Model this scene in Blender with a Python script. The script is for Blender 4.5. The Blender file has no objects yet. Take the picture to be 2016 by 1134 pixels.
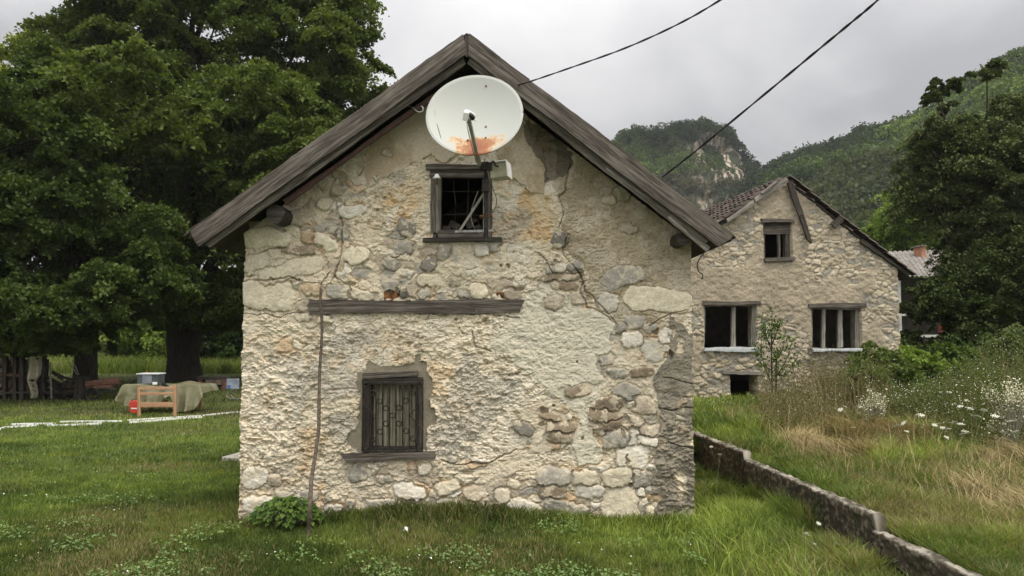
import bpy, math, random
import numpy as np
from mathutils import Vector, Matrix
R = math.radians
rng = np.random.default_rng(7); random.seed(7)
SC = bpy.context.scene; COL = SC.collection

# ---------------------------------------------------------------- camera
F, CX, CY, PITCH, EYE = 1568.0, 1008.0, 567.0, math.atan(98/1568.0), 1.6
cam = bpy.data.objects.new('camera', bpy.data.cameras.new('camera')); COL.objects.link(cam)
cam.data.sensor_width = 36; cam.data.lens = 36*F/2016.0
cam.data.clip_start = .05; cam.data.clip_end = 4000
cam.location = (0, 0, EYE); cam.rotation_euler = (R(90)+PITCH, 0, 0)
SC.camera = cam

# ---------------------------------------------------------------- sky and light
SUN_EL, SUN_AZ = 62, 122      # azimuth clockwise from +Y: behind the camera, to the right
w = bpy.data.worlds.new('World'); SC.world = w; w.use_nodes = True
nt = w.node_tree; nt.nodes.clear(); L = nt.links.new
def N(t, kind, **kw):
    n = t.nodes.new(kind)
    for k, v in kw.items(): setattr(n, k, v)
    return n
out = N(nt, 'ShaderNodeOutputWorld'); bg = N(nt, 'ShaderNodeBackground'); bg.inputs[1].default_value = .1
sky = N(nt, 'ShaderNodeTexSky', sky_type='NISHITA', sun_disc=False)
sky.sun_elevation = R(SUN_EL); sky.sun_rotation = R(SUN_AZ); sky.air_density = 1.5; sky.dust_density = 3
tc = N(nt, 'ShaderNodeTexCoord'); sp = N(nt, 'ShaderNodeSeparateXYZ'); L(tc.outputs['Generated'], sp.inputs[0])
def M(op, a, b=None, c=None, t=nt):
    n = N(t, 'ShaderNodeMath', operation=op)
    for i, v in enumerate((a, b, c)):
        if v is None: continue
        if isinstance(v, (int, float)): n.inputs[i].default_value = v
        else: t.links.new(v, n.inputs[i])
    return n.outputs[0]
zc = M('MAXIMUM', sp.outputs[2], 0.0); zz = M('ADD', zc, .22)
cv = N(nt, 'ShaderNodeCombineXYZ'); L(M('DIVIDE', sp.outputs[0], zz), cv.inputs[0]); L(M('DIVIDE', sp.outputs[1], zz), cv.inputs[1])
n1 = N(nt, 'ShaderNodeTexNoise'); n1.inputs['Scale'].default_value = .95; n1.inputs['Detail'].default_value = 6; n1.inputs['Roughness'].default_value = .5
n1.inputs['Distortion'].default_value = .35; L(cv.outputs[0], n1.inputs['Vector'])
cr = N(nt, 'ShaderNodeValToRGB'); L(n1.outputs[0], cr.inputs[0])
cr.color_ramp.elements[0].position = .36; cr.color_ramp.elements[0].color = (.245, .245, .255, 1)
cr.color_ramp.elements[1].position = .60; cr.color_ramp.elements[1].color = (.465, .457, .455, 1)
back = M('MULTIPLY_ADD', M('MAXIMUM', M('MULTIPLY', sp.outputs[1], -1.0), 0.0), 1.2, 1.0)   # sky brightened behind the camera to put more light on the front wall
lum = M('MULTIPLY', M('MULTIPLY', M('MULTIPLY_ADD', M('MULTIPLY', zc, zc), 4.6, 1.0), back), 10.0)
vs = N(nt, 'ShaderNodeVectorMath', operation='SCALE'); L(cr.outputs[0], vs.inputs[0]); L(lum, vs.inputs['Scale'])
mx = N(nt, 'ShaderNodeMix', data_type='RGBA'); mx.inputs[0].default_value = .93
L(sky.outputs[0], mx.inputs[6]); L(vs.outputs[0], mx.inputs[7]); L(mx.outputs[2], bg.inputs[0]); L(bg.outputs[0], out.inputs[0])
sun = bpy.data.objects.new('sun', bpy.data.lights.new('sun', 'SUN')); COL.objects.link(sun)
sun.data.energy = 1.5; sun.data.angle = R(14); sun.data.color = (1, .915, .76)
sd = Vector((math.sin(R(SUN_AZ))*math.cos(R(SUN_EL)), math.cos(R(SUN_AZ))*math.cos(R(SUN_EL)), math.sin(R(SUN_EL))))
sun.rotation_euler = sd.to_track_quat('Z', 'Y').to_euler(); sun.location = sd*50
SC.view_settings.view_transform = 'Standard'; SC.view_settings.look = 'None'
SC.view_settings.exposure = 0.46; SC.view_settings.gamma = 1

# ---------------------------------------------------------------- measuring
cp, sp_ = math.cos(PITCH), math.sin(PITCH)
def at(px, py, Y):
    a, b = (px-CX)/F, (CY-py)/F
    k = Y/(cp-b*sp_)
    return Vector((a*k, Y, EYE+(sp_+b*cp)*k))
def project(x, y, z):
    zz = z-EYE; d = y*cp+zz*sp_; u = -y*sp_+zz*cp
    return CX+F*x/d, CY-F*u/d

# ---------------------------------------------------------------- noise
T = rng.random((256, 256)); J1 = rng.random((256, 256)); J2 = rng.random((256, 256)); JI = rng.random((256, 256))
def vnoise(x, y):
    xi = np.floor(x).astype(np.int64); yi = np.floor(y).astype(np.int64); fx = x-xi; fy = y-yi
    fx = fx*fx*(3-2*fx); fy = fy*fy*(3-2*fy); a = xi & 255; b = yi & 255; a1 = (a+1) & 255; b1 = (b+1) & 255
    return (T[a, b]*(1-fx)+T[a1, b]*fx)*(1-fy)+(T[a, b1]*(1-fx)+T[a1, b1]*fx)*fy
def fbm(x, y, o=4, g=.5):
    x = np.asarray(x, float); y = np.asarray(y, float)
    s = 0; t = 0; a = 1
    for i in range(o):
        s = s+a*vnoise(x+17.3*i, y+31.7*i); t += a; a *= g; x = x*2.03; y = y*2.03
    return s/t
def worley(x, y):
    xi = np.floor(x).astype(np.int64); yi = np.floor(y).astype(np.int64)
    f1 = np.full(x.shape, 9.); f2 = f1.copy(); cid = np.zeros(x.shape)
    for i in (-1, 0, 1):
        for j in (-1, 0, 1):
            a = (xi+i) & 255; b = (yi+j) & 255
            d = np.hypot(xi+i+J1[a, b]-x, yi+j+J2[a, b]-y)
            m = d < f1
            f2 = np.where(m, f1, np.minimum(f2, d)); cid = np.where(m, JI[a, b], cid); f1 = np.where(m, d, f1)
    return f1, f2, cid
def inpoly(x, y, poly):
    r = np.zeros(np.shape(x), bool); n = len(poly)
    for i in range(n):
        x1, y1 = poly[i]; x2, y2 = poly[(i+1) % n]
        if y1 == y2: continue
        c = ((y1 > y) != (y2 > y)) & (x < (x2-x1)*(y-y1)/(y2-y1)+x1)
        r ^= c
    return r
def segdist(x, y, pts):
    d = np.full(x.shape, 1e9)
    for (x1, y1), (x2, y2) in zip(pts[:-1], pts[1:]):
        dx, dy = x2-x1, y2-y1; t = np.clip(((x-x1)*dx+(y-y1)*dy)/(dx*dx+dy*dy), 0, 1)
        d = np.minimum(d, np.hypot(x-x1-t*dx, y-y1-t*dy))
    return d
def sstep(a, b, x):
    t = np.clip((x-a)/(b-a), 0, 1); return t*t*(3-2*t)
def V(c): return np.array(c, float)

# ---------------------------------------------------------------- materials
def new_mat(name):
    m = bpy.data.materials.new(name); m.use_nodes = True
    b = m.node_tree.nodes['Principled BSDF']; return m, m.node_tree, b
def noise_node(t, scale, detail=5, rough=.6, vec=None, sc3=None, coord='Object'):
    tcn = N(t, 'ShaderNodeTexCoord'); v = tcn.outputs[coord]
    if sc3:
        mp = N(t, 'ShaderNodeMapping'); mp.inputs['Scale'].default_value = sc3; t.links.new(v, mp.inputs[0]); v = mp.outputs[0]
    n = N(t, 'ShaderNodeTexNoise'); n.inputs['Scale'].default_value = scale; n.inputs['Detail'].default_value = detail
    n.inputs['Roughness'].default_value = rough; t.links.new(v, n.inputs['Vector']); return n.outputs[0]
def ramp(t, fac, stops):
    r = N(t, 'ShaderNodeValToRGB'); t.links.new(fac, r.inputs[0]); e = r.color_ramp.elements
    while len(e) < len(stops): e.new(.5)
    for i, (p, c) in enumerate(stops): e[i].position = p; e[i].color = (*c, 1)
    return r.outputs[0]
def bump(t, b, h, strength, dist):
    n = N(t, 'ShaderNodeBump'); n.inputs['Strength'].default_value = strength; n.inputs['Distance'].default_value = dist
    t.links.new(h, n.inputs['Height']); t.links.new(n.outputs[0], b.inputs['Normal'])
def mat_noise(name, c1, c2, scale=8, rough=.8, bs=.3, bd=.01, sc3=None, metal=0, lo=.35, hi=.65, c3=None, spec=.3, coord='Object'):
    m, t, b = new_mat(name)
    n = noise_node(t, scale, sc3=sc3, coord=coord)
    st = [(lo, c1), (hi, c2)]
    if c3: st.append((min(hi+.12, 1), c3))
    t.links.new(ramp(t, n, st), b.inputs['Base Color'])
    b.inputs['Roughness'].default_value = rough; b.inputs['Metallic'].default_value = metal
    b.inputs['Specular IOR Level'].default_value = spec
    if bs: bump(t, b, n, bs, bd)
    return m
def mat_col(name, rough=.9, scale=60, var=.35, bs=.6, bd=.006, spec=.15):
    m, t, b = new_mat(name)
    a = N(t, 'ShaderNodeAttribute', attribute_name='Col')
    n = noise_node(t, scale, 6, .65); r = ramp(t, n, [(.3, (1-var,)*3), (.7, (1+0*var,)*3)])
    mm = N(t, 'ShaderNodeMix', data_type='RGBA', blend_type='MULTIPLY'); mm.inputs[0].default_value = 1
    t.links.new(a.outputs[0], mm.inputs[6]); t.links.new(r, mm.inputs[7]); t.links.new(mm.outputs[2], b.inputs['Base Color'])
    b.inputs['Roughness'].default_value = rough; b.inputs['Specular IOR Level'].default_value = spec
    if bs: bump(t, b, n, bs, bd)
    return m
def mat_leaf(name, trans=.3, rough=.5, spec=.35):
    m, t, b = new_mat(name)
    a = N(t, 'ShaderNodeAttribute', attribute_name='Col'); t.links.new(a.outputs[0], b.inputs['Base Color'])
    b.inputs['Roughness'].default_value = rough; b.inputs['Specular IOR Level'].default_value = spec
    tr = N(t, 'ShaderNodeBsdfTranslucent'); g = N(t, 'ShaderNodeMix', data_type='RGBA', blend_type='MULTIPLY'); g.inputs[0].default_value = 1
    g.inputs[7].default_value = (1.3, 1.35, .6, 1); t.links.new(a.outputs[0], g.inputs[6]); t.links.new(g.outputs[2], tr.inputs[0])
    ms = N(t, 'ShaderNodeMixShader'); ms.inputs[0].default_value = trans
    t.links.new(b.outputs[0], ms.inputs[1]); t.links.new(tr.outputs[0], ms.inputs[2])
    t.links.new(ms.outputs[0], t.nodes['Material Output'].inputs[0]); return m
def mat_wood(name, c1, c2, c3, grain=1.0, rough=.85):
    m, t, b = new_mat(name)
    n = noise_node(t, 1.0, 8, .7, sc3=(1.5*grain, 34*grain, 34*grain)); k = noise_node(t, 2.2, 3, .5)
    n3 = noise_node(t, 1.0, 4, .6, sc3=(7*grain, 120*grain, 120*grain))
    mn = M('ADD', M('ADD', M('MULTIPLY', n, .5, t=t), M('MULTIPLY', n3, .3, t=t), t=t), M('MULTIPLY', k, .2, t=t), t=t)
    t.links.new(ramp(t, mn, [(.42, c1), (.5, c2), (.59, c3)]), b.inputs['Base Color'])
    b.inputs['Roughness'].default_value = rough; b.inputs['Specular IOR Level'].default_value = .25
    bump(t, b, n, 1.0, .006); return m
WOOD = mat_wood('weathered_wood', (.022, .018, .014), (.074, .063, .050), (.155, .135, .110))
WOODM = mat_wood('mid_weathered_wood', (.035, .03, .023), (.10, .088, .068), (.20, .18, .145))
WOODL = mat_wood('pale_weathered_wood', (.07, .062, .05), (.16, .145, .12), (.30, .28, .24))
WOODD = mat_wood('dark_old_wood', (.012, .01, .008), (.04, .034, .026), (.085, .075, .058))
PINE = mat_wood('new_pine', (.24, .13, .07), (.37, .21, .115), (.47, .30, .17), rough=.6)
BARK = mat_noise('bark', (.012, .010, .008), (.045, .036, .026), 6, .95, .8, .05, sc3=(3, 3, .6))
BARKR = mat_noise('red_bark', (.06, .025, .015), (.20, .10, .07), 6, .8, .6, .03, sc3=(2, 6, 6))
LEAF = mat_leaf('leaf', .36, .6, .12); LEAFD = mat_leaf('dark_leaf', .14, .6, .1); GRASS = mat_leaf('grass_blade', .3, .55, .25)
STRAW = mat_leaf('straw', .1, .7, .15)
WALLM = mat_col('old_render_and_stone')
WALLF = mat_col('far_render_and_stone', scale=25, bs=.8, bd=.02)
IRON = mat_noise('dark_iron', (.02, .018, .016), (.06, .05, .04), 30, .6, .2, .002, metal=.6)
GALV = mat_noise('galvanised_steel', (.22, .22, .20), (.36, .36, .33), 20, .5, .1, .002, metal=.7)
OLIVEM = mat_noise('painted_steel', (.16, .155, .12), (.24, .23, .18), 20, .55, .1, .002)
BLACK = mat_noise('black_rubber', (.008, .008, .009), (.018, .018, .02), 40, .5, .1, .002)
WHITEP = mat_noise('white_plastic', (.62, .62, .58), (.74, .74, .70), 6, .5, .05, .002)
TILE = mat_noise('old_tile', (.030, .022, .017), (.085, .064, .050), 5, .9, .5, .02, c3=(.17, .145, .12))
TILEG = mat_noise('grey_pink_tile', (.11, .10, .088), (.25, .225, .20), 5, .9, .5, .02)
CONC = mat_noise('mossy_concrete', (.035, .032, .022), (.11, .10, .08), 7, .95, .8, .03, c3=(.30, .28, .25))

# ---------------------------------------------------------------- objects
def tag(o, label=None, cat=None, group=None, kind=None):
    if label: o['label'] = label
    if cat: o['category'] = cat
    if group: o['group'] = group
    if kind: o['kind'] = kind
    return o
def base_matrix(o):
    m = o.matrix_parent_inverse @ o.matrix_basis if o.parent else o.matrix_basis.copy()
    return base_matrix(o.parent) @ m if o.parent else m
def par(o, p):
    if p is not None:
        o.parent = p; o.matrix_parent_inverse = base_matrix(p).inverted()
    return o
def empty(name, loc, label=None, cat=None, group=None, parent=None):
    o = bpy.data.objects.new(name, None); o.location = loc; o.empty_display_size = .1; COL.objects.link(o)
    tag(o, label, cat, group); return par(o, parent)
def np_mesh(name, v, f, mat, parent=None, col=None, smooth=True):
    """v (n,3); f a list of int arrays, each (k, 3) or (k, 4)"""
    if isinstance(f, np.ndarray): f = [f]
    me = bpy.data.meshes.new(name); v = np.ascontiguousarray(v, np.float32)
    me.vertices.add(len(v)); me.vertices.foreach_set('co', v.ravel())
    idx = np.concatenate([a.ravel() for a in f]).astype(np.int32)
    tot = np.concatenate([np.full(len(a), a.shape[1], np.int32) for a in f]); st = np.zeros(len(tot), np.int32); st[1:] = np.cumsum(tot)[:-1]
    me.loops.add(len(idx)); me.loops.foreach_set('vertex_index', idx)
    me.polygons.add(len(tot)); me.polygons.foreach_set('loop_start', st)
    try: me.polygons.foreach_set('loop_total', tot)
    except Exception: pass
    me.update(calc_edges=True)
    if smooth: me.polygons.foreach_set('use_smooth', np.ones(len(tot), bool))
    if col is not None:
        ca = me.color_attributes.new('Col', 'FLOAT_COLOR', 'POINT')
        c4 = np.ones((len(v), 4), np.float32); c4[:, :3] = col; ca.data.foreach_set('color', c4.ravel())
    me.materials.append(mat); o = bpy.data.objects.new(name, me); COL.objects.link(o)
    return par(o, parent)
class MB:
    def __init__(s): s.v = []; s.f = []
    def add(s, vs, fs):
        n = len(s.v); s.v += [tuple(p) for p in vs]; s.f += [tuple(i+n for i in f) for f in fs]; return s
    def box(s, a, b, rot=None, c=None):
        x0, y0, z0 = a; x1, y1, z1 = b
        vs = [Vector(p) for p in ((x0, y0, z0), (x1, y0, z0), (x1, y1, z0), (x0, y1, z0), (x0, y0, z1), (x1, y0, z1), (x1, y1, z1), (x0, y1, z1))]
        if rot is not None: vs = [rot @ p for p in vs]
        if c is not None: vs = [p+Vector(c) for p in vs]
        return s.add(vs, [(0, 3, 2, 1), (4, 5, 6, 7), (0, 1, 5, 4), (1, 2, 6, 5), (2, 3, 7, 6), (3, 0, 4, 7)])
    def prism(s, pts, off):
        n = len(pts); off = Vector(off); vs = [Vector(p) for p in pts]+[Vector(p)+off for p in pts]
        return s.add(vs, [tuple(range(n))[::-1], tuple(range(n, 2*n))]+[(i, (i+1) % n, n+(i+1) % n, n+i) for i in range(n)])
    def tube(s, pts, rad, n=8, cap=True, wob=0, flat=None):
        pts = [Vector(p) for p in pts]; m = len(pts)
        if isinstance(rad, (int, float)): rad = [rad]*m
        vs = []; up = Vector((0, 0, 1))
        for i, p in enumerate(pts):
            t = (pts[min(i+1, m-1)]-pts[max(i-1, 0)]).normalized()
            if i == 0:
                up = Vector((1, 0, 0)) if abs(t.z) > .9 else Vector((0, 0, 1))
            a = (up-t*up.dot(t)).normalized(); up = a; b = t.cross(a)
            for k in range(n):
                r = rad[i]*(1+wob*(random.random()-.5)); q = 2*math.pi*k/n
                vs.append(p+a*math.cos(q)*r+b*math.sin(q)*r)
        fs = [(i*n+k, i*n+(k+1) % n, (i+1)*n+(k+1) % n, (i+1)*n+k) for i in range(m-1) for k in range(n)]
        if cap: fs += [tuple(range(n))[::-1], tuple((m-1)*n+k for k in range(n))]
        return s.add(vs, fs)
    def build(s, name, mat, parent=None, smooth=False, bevel=0):
        me = bpy.data.meshes.new(name); me.from_pydata(s.v, [], s.f); me.update()
        if smooth: me.polygons.foreach_set('use_smooth', [True]*len(me.polygons))
        me.materials.append(mat); o = bpy.data.objects.new(name, me); COL.objects.link(o)
        if bevel:
            b = o.modifiers.new('bevel', 'BEVEL'); b.width = bevel; b.segments = 2; b.limit_method = 'ANGLE'
        return par(o, parent)
def copy_tree(o, parent=None):
    c = o.copy(); COL.objects.link(c)
    if parent is not None: c.parent = parent
    for ch in [k for k in COL.objects if k.parent == o]: copy_tree(ch, c)
    return c
def spline(pts, n):
    pts = [Vector(p) for p in pts]; m = len(pts); o = []
    for i in range(n+1):
        u = i/n*(m-1); k = min(int(u), m-2); t = u-k
        p0, p1, p2, p3 = pts[max(k-1, 0)], pts[k], pts[k+1], pts[min(k+2, m-1)]
        o.append(.5*((2*p1)+(p2-p0)*t+(2*p0-5*p1+4*p2-p3)*t*t+(3*p1-p0-3*p2+p3)*t**3))
    return o
def plank(name, a, b, wid, thick, mat, parent=None, jag=.004, nrm=(0, -1, 0), end=(0, 0), rag=.006, seed=0, under=0):
    """old board from a to b (centre line on its front face); grain runs along local X; end = slant of the two ends"""
    a, b = Vector(a), Vector(b); x = (b-a).normalized(); n = Vector(nrm); n = (n-x*n.dot(x)).normalized(); y = n.cross(x)  # local X, Y(width), Z=n
    Lr = (b-a).length; k = max(4, int(Lr/.06)); rnd = random.Random(seed+int(Lr*1000)+int(wid*9999))
    ph = [rnd.random()*9 for _ in range(4)]; vs = []
    for i in range(k+1):
        t = i/k
        w0 = wid/2*(1+0)+jag*math.sin(t*Lr*5+ph[0])+rnd.uniform(-jag, jag)*.6
        w1 = wid/2+jag*math.sin(t*Lr*4+ph[1])+rnd.uniform(-jag, jag)*.6
        bow = jag*.8*math.sin(t*Lr*2+ph[2])
        for j, s in enumerate((-1, -.33, .33, 1)):
            yy = s*(w0 if s < 0 else w1); xx = t*Lr
            if i == 0: xx += end[0]*s+rnd.uniform(-rag, rag)
            if i == k: xx += end[1]*s+rnd.uniform(-rag, rag)
            ed = .003 if abs(s) == 1 else 0
            vs += [(xx, yy, bow-ed), (xx, yy, bow-thick)]
    fs = []
    for i in range(k):
        o = i*8; q = o+8
        for j in range(3): fs += [(o+2*j, q+2*j, q+2*j+2, o+2*j+2), (o+2*j+1, o+2*j+3, q+2*j+3, q+2*j+1)]
        fs += [(o, o+1, q+1, q), (o+6, q+6, q+7, o+7)]
    for o, fl in ((0, 0), (k*8, 1)):
        for j in range(3):
            q = (o+2*j, o+2*j+2, o+2*j+3, o+2*j+1); fs.append(q[::-1] if fl else q)
    me = bpy.data.meshes.new(name); me.from_pydata(vs, [], fs); me.update(); me.materials.append(mat)
    ob = bpy.data.objects.new(name, me); COL.objects.link(ob)
    ob.matrix_basis = Matrix.Translation(a) @ Matrix((x, y, n)).transposed().to_4x4()
    return par(ob, parent)

# ---------------------------------------------------------------- ground
def wallx(y): return np.interp(y, [2, 4.36, 5.5, 8, 9.45, 14], [2.58, 2.51, 2.45, 2.29, 2.17, 1.95])
def zr(y): return np.interp(y, [3, 5.4, 8, 10, 14, 60, 90], [.14, .22, .31, .37, .33, .3, .3])
def gz(x, y):
    x = np.asarray(x, float); y = np.asarray(y, float)
    z = .05*(fbm(x*.45+50, y*.45+50, 3)-.5)+.02*(fbm(x*2.3, y*2.3, 2)-.5)
    z = z+.06*np.exp(-((x+.75)/.9)**2-((y-7.1)/.35)**2)-.01
    r = sstep(0, .07, x-wallx(y)-.02)*(y < 9.4)+(y >= 9.4)*sstep(1.2, 2.6, x)
    r = np.where((y > 9.2) & (y < 12), np.maximum(r, sstep(9.2, 11, y)*sstep(.8, 1.7, x)), r)
    z = z+r*(zr(y)+.03)
    z = z+sstep(30, 90, y)*1.1*sstep(-4, -14, x)
    return z
def gpt(px, py, it=6):
    """ground point seen at a pixel of the photograph"""
    z = 0.0
    for _ in range(it):
        a, b = (px-CX)/F, (CY-py)/F; k = (z-EYE)/(sp_+b*cp); x, y = a*k, (cp-b*sp_)*k; z = float(gz(x, y))
    return Vector((x, y, z))
ys = np.concatenate([np.linspace(-6, 2.5, 20)[:-1], 2.5*np.exp(np.linspace(0, math.log(900/2.5), 330))])
xs = np.concatenate([-np.exp(np.linspace(math.log(900), math.log(5), 90)), np.linspace(-4.9, 8, 220), np.exp(np.linspace(math.log(8.1), math.log(900), 80))])
gx, gy = np.meshgrid(xs, ys); g_z = gz(gx, gy)
def grid_faces(nr, nc):
    i = np.arange(nr*nc).reshape(nr, nc); return np.stack([i[:-1, :-1], i[:-1, 1:], i[1:, 1:], i[1:, :-1]], -1).reshape(-1, 4)
nn = fbm(gx*1.1, gy*1.1, 5); n2 = fbm(gx*.35+9, gy*.35, 3)
gc = V((.045, .070, .015))*(1-nn[..., None])+V((.080, .115, .026))*nn[..., None]
gc = gc+(V((.10, .075, .035))-gc)*(sstep(.56, .72, n2)*.35)[..., None]
hay = inpoly(gx, gy, [(3.2, 7), (4.6, 6.2), (12, 5.6), (12, 9.5), (5.5, 10), (3.6, 9.2)])
gc = np.where(hay[..., None], V((.13, .095, .05))*(.6+.8*nn[..., None]), gc)
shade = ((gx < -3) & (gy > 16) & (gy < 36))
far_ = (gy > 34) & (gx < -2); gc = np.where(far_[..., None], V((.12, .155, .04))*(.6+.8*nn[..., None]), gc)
gc = np.where(shade[..., None], gc*.6+V((.03, .022, .012)), gc)     # shade under the big trees painted into the turf colour
GM = mat_col('turf_soil', scale=30, bs=.5, bd=.02)
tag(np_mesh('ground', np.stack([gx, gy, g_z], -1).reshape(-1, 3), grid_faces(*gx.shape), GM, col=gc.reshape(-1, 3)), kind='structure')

# ---------------------------------------------------------------- facades of stone and render
def relief_sheet(name, O, ang, u0, u1, z0, z1, step, outline, holes, fn, mat, parent, back=.4, edgew=.02):
    ca, sa = math.cos(ang), math.sin(ang)
    u = np.arange(u0, u1+step/2, step); z = np.arange(z0, z1+step/2, step); U, Z = np.meshgrid(u, z)
    X = O[0]+U*ca; Y = O[1]+U*sa; px, py = project(X, Y, Z)
    h, c = fn(U, Z, px, py)
    nr, nc = U.shape; fa = grid_faces(nr, nc)
    cu = U.reshape(-1)[fa].mean(1); cz = Z.reshape(-1)[fa].mean(1)
    keep = inpoly(cu, cz, outline)
    for (a, b, c_, d) in holes: keep &= ~((cu > a) & (cu < b) & (cz > c_) & (cz < d))
    fa = fa[keep]
    wob = edgew*(fbm(Z*7, U*0+3, 5, .6)-.5)*2; e = np.clip(1-(U-u0)/.15, 0, 1)-np.clip(1-(u1-U)/.15, 0, 1)
    Uw = U+wob*np.abs(e)
    X = O[0]+Uw*ca+h*sa; Y = O[1]+Uw*sa-h*ca
    v = np.stack([X, Y, Z], -1).reshape(-1, 3); c = c.reshape(-1, 3)
    ed = np.concatenate([fa[:, [0, 1]], fa[:, [1, 2]], fa[:, [2, 3]], fa[:, [3, 0]]])
    key = np.sort(ed, 1); kk = key[:, 0].astype(np.int64)*(nr*nc)+key[:, 1]
    _, inv, cnt = np.unique(kk, return_inverse=True, return_counts=True); be = ed[cnt[inv.ravel()] == 1]
    bv = np.unique(be); mp = np.full(nr*nc, -1); mp[bv] = np.arange(len(bv))+nr*nc
    vb = v[bv].copy(); vb[:, 0] += -sa*back; vb[:, 1] += ca*back
    sk = np.stack([be[:, 1], be[:, 0], mp[be[:, 0]], mp[be[:, 1]]], 1)
    v = np.concatenate([v, vb]); c = np.concatenate([c, c[bv]]); fa = np.concatenate([fa, sk])
    used = np.unique(fa); rm = np.full(len(v), -1); rm[used] = np.arange(len(used))
    return np_mesh(name, v[used], rm[fa], mat, parent, c[used])

CREAM, PALE, OCH, TAN, GREY, DGREY, CEM, WHT, BRN = map(V, ((.70, .61, .445), (.73, .655, .51), (.56, .39, .20), (.47, .385, .26),
    (.38, .35, .285), (.21, .192, .155), (.245, .21, .15), (.66, .61, .50), (.27, .215, .145)))
TON = dict(g=GREY, d=DGREY, c=V((.52, .45, .33)), w=WHT, o=V((.58, .43, .27)), b=BRN, t=V((.45, .38, .28)), n=V((.66, .585, .43)))
STONES = [(575,395,15,15,'t'),(592,428,25,16,'t'),(637,360,15,15,'t'),(695,417,29,10,'w'),(588,498,31,8,'b'),(797,450,19,17,'d'),(845,517,16,13,'d'),(793,487,20,11,'g'),
(873,495,11,16,'g'),(948,495,12,15,'w'),(972,485,10,12,'g'),(770,518,16,12,'g'),(768,566,16,13,'g'),(797,580,10,9,'d'),(820,570,15,18,'t'),(848,552,23,15,'n'),(897,557,11,9,'t'),
(915,582,15,8,'g'),(943,574,18,14,'n'),(1008,578,17,12,'t'),(840,580,12,9,'g'),(1103,475,17,15,'d'),(1130,528,15,12,'g'),(1103,527,12,10,'w'),(1082,532,9,8,'g'),(1108,549,36,10,'b'),(1112,566,30,8,'b'),
(1230,547,44,19,'g'),(1195,596,22,20,'w'),(1295,592,62,23,'n'),(530,582,52,31,'n'),(505,520,26,26,'n'),(522,470,46,18,'n'),(575,535,60,16,'n'),(612,572,19,13,'o'),(663,578,25,12,'g'),(712,583,24,10,'n'),
(600,603,12,12,'t'),(600,628,18,6,'n'),(642,628,13,9,'n'),(655,449,10,10,'g'),(648,470,10,9,'t'),(605,470,14,14,'o'),(640,478,22,14,'n'),(672,455,12,13,'g'),(700,500,28,16,'n'),
(1249,634,19,13,'g'),(1279,647,11,9,'g'),(1224,646,11,9,'g'),(1246,668,16,17,'w'),(1283,690,21,24,'w'),(1199,707,14,12,'g'),(1215,738,18,10,'g'),(1231,778,25,18,'g'),(1263,735,22,11,'b'),
(1266,801,23,17,'t'),(1246,833,17,14,'t'),(1276,847,16,10,'t'),(1212,865,26,16,'g'),(1247,865,9,18,'w'),(1274,871,19,11,'w'),(1242,903,30,22,'w'),(1263,941,24,17,'g'),(1090,940,33,16,'g'),
(1153,940,23,15,'n'),(1162,969,29,12,'w'),(1090,969,30,12,'b'),(1214,940,26,17,'n'),(1116,1004,44,17,'g'),(1224,994,38,34,'n'),(1031,997,31,14,'w'),(991,977,17,14,'n'),(934,972,19,14,'t'),
(1026,846,19,12,'d'),(1137,769,29,10,'b'),(1085,818,20,8,'b'),(1102,841,31,11,'b'),(1102,863,27,12,'b'),(1196,801,31,13,'b'),(1196,822,33,9,'b'),(1200,840,30,8,'b'),(1335,820,13,9,'w'),
(1310,665,14,13,'w'),(1309,690,9,8,'w'),(1263,967,10,9,'w'),(1268,994,9,13,'w'),(1283,960,7,8,'g'),(1241,799,6,6,'w'),(1280,1008,9,12,'n'),(1352,900,12,14,'b'),(1348,850,16,9,'b'),
(1358,720,12,20,'n'),(1362,940,10,24,'w'),(1364,980,8,24,'w'),(1345,770,20,8,'b'),(1330,795,22,7,'b'),(1345,880,22,9,'b'),
(708,931,21,16,'g'),(758,942,15,8,'g'),(806,966,29,14,'w'),(839,925,14,13,'w'),(893,902,9,7,'g'),(882,962,24,13,'n'),(758,994,36,12,'w'),(564,976,20,10,'g'),(603,978,26,10,'g'),
(689,992,8,8,'g'),(658,1001,16,10,'w'),(502,940,27,21,'w'),(544,946,13,12,'t'),(594,922,9,6,'o'),(515,995,34,16,'w'),(760,300,10,8,'t'),(640,400,16,12,'t'),(610,365,12,10,'t'),(668,375,14,12,'t'),
(1250,345,14,9,'t'),(1300,400,16,10,'t'),(1225,375,16,14,'t'),(1200,395,12,9,'t'),(1240,450,16,8,'t'),(1090,596,18,12,'t'),(1140,590,14,10,'t')]
P_UP = [(712,300),(760,250),(850,200),(1030,200),(1050,250),(1066,300),(1074,350),(1068,380),(1040,372),(985,330),(975,300),(850,306),(830,322),(805,330),(770,352),(735,345),(718,372),(708,340)]
P_RIGHT = [(1090,280),(1180,300),(1380,480),(1380,600),(1330,612),(1290,640),(1250,625),(1215,640),(1190,610),(1150,575),(1160,540),(1128,505),(1112,450),(1098,385)]
P_WIN = [(x/4.724+650, y/4.724+680) for x, y in [(335,140),(440,170),(500,200),(600,180),(690,185),(775,160),(785,70),(840,70),(840,130),(895,160),(905,230),(955,320),(965,430),(890,480),(910,560),(960,580),(990,690),(900,780),(880,800),(880,960),(290,990),(160,930),(165,790),(220,790),(250,700),(280,600),(290,450),(262,420),(265,270),(330,230),(315,160)]]
P_CORN = [(1332,612),(1372,612),(1376,1040),(1284,1040),(1290,960),(1284,900),(1296,850),(1300,800),(1284,750),(1300,715),(1322,690),(1318,640)]
P_SMOOTH = [(1020,600),(1080,560),(1150,610),(1210,640),(1212,690),(1180,720),(1190,770),(1160,830),(1190,900),(1150,915),(1130,880),(1140,820),(1090,780),(1040,760),(1000,700),(960,680)]
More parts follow.
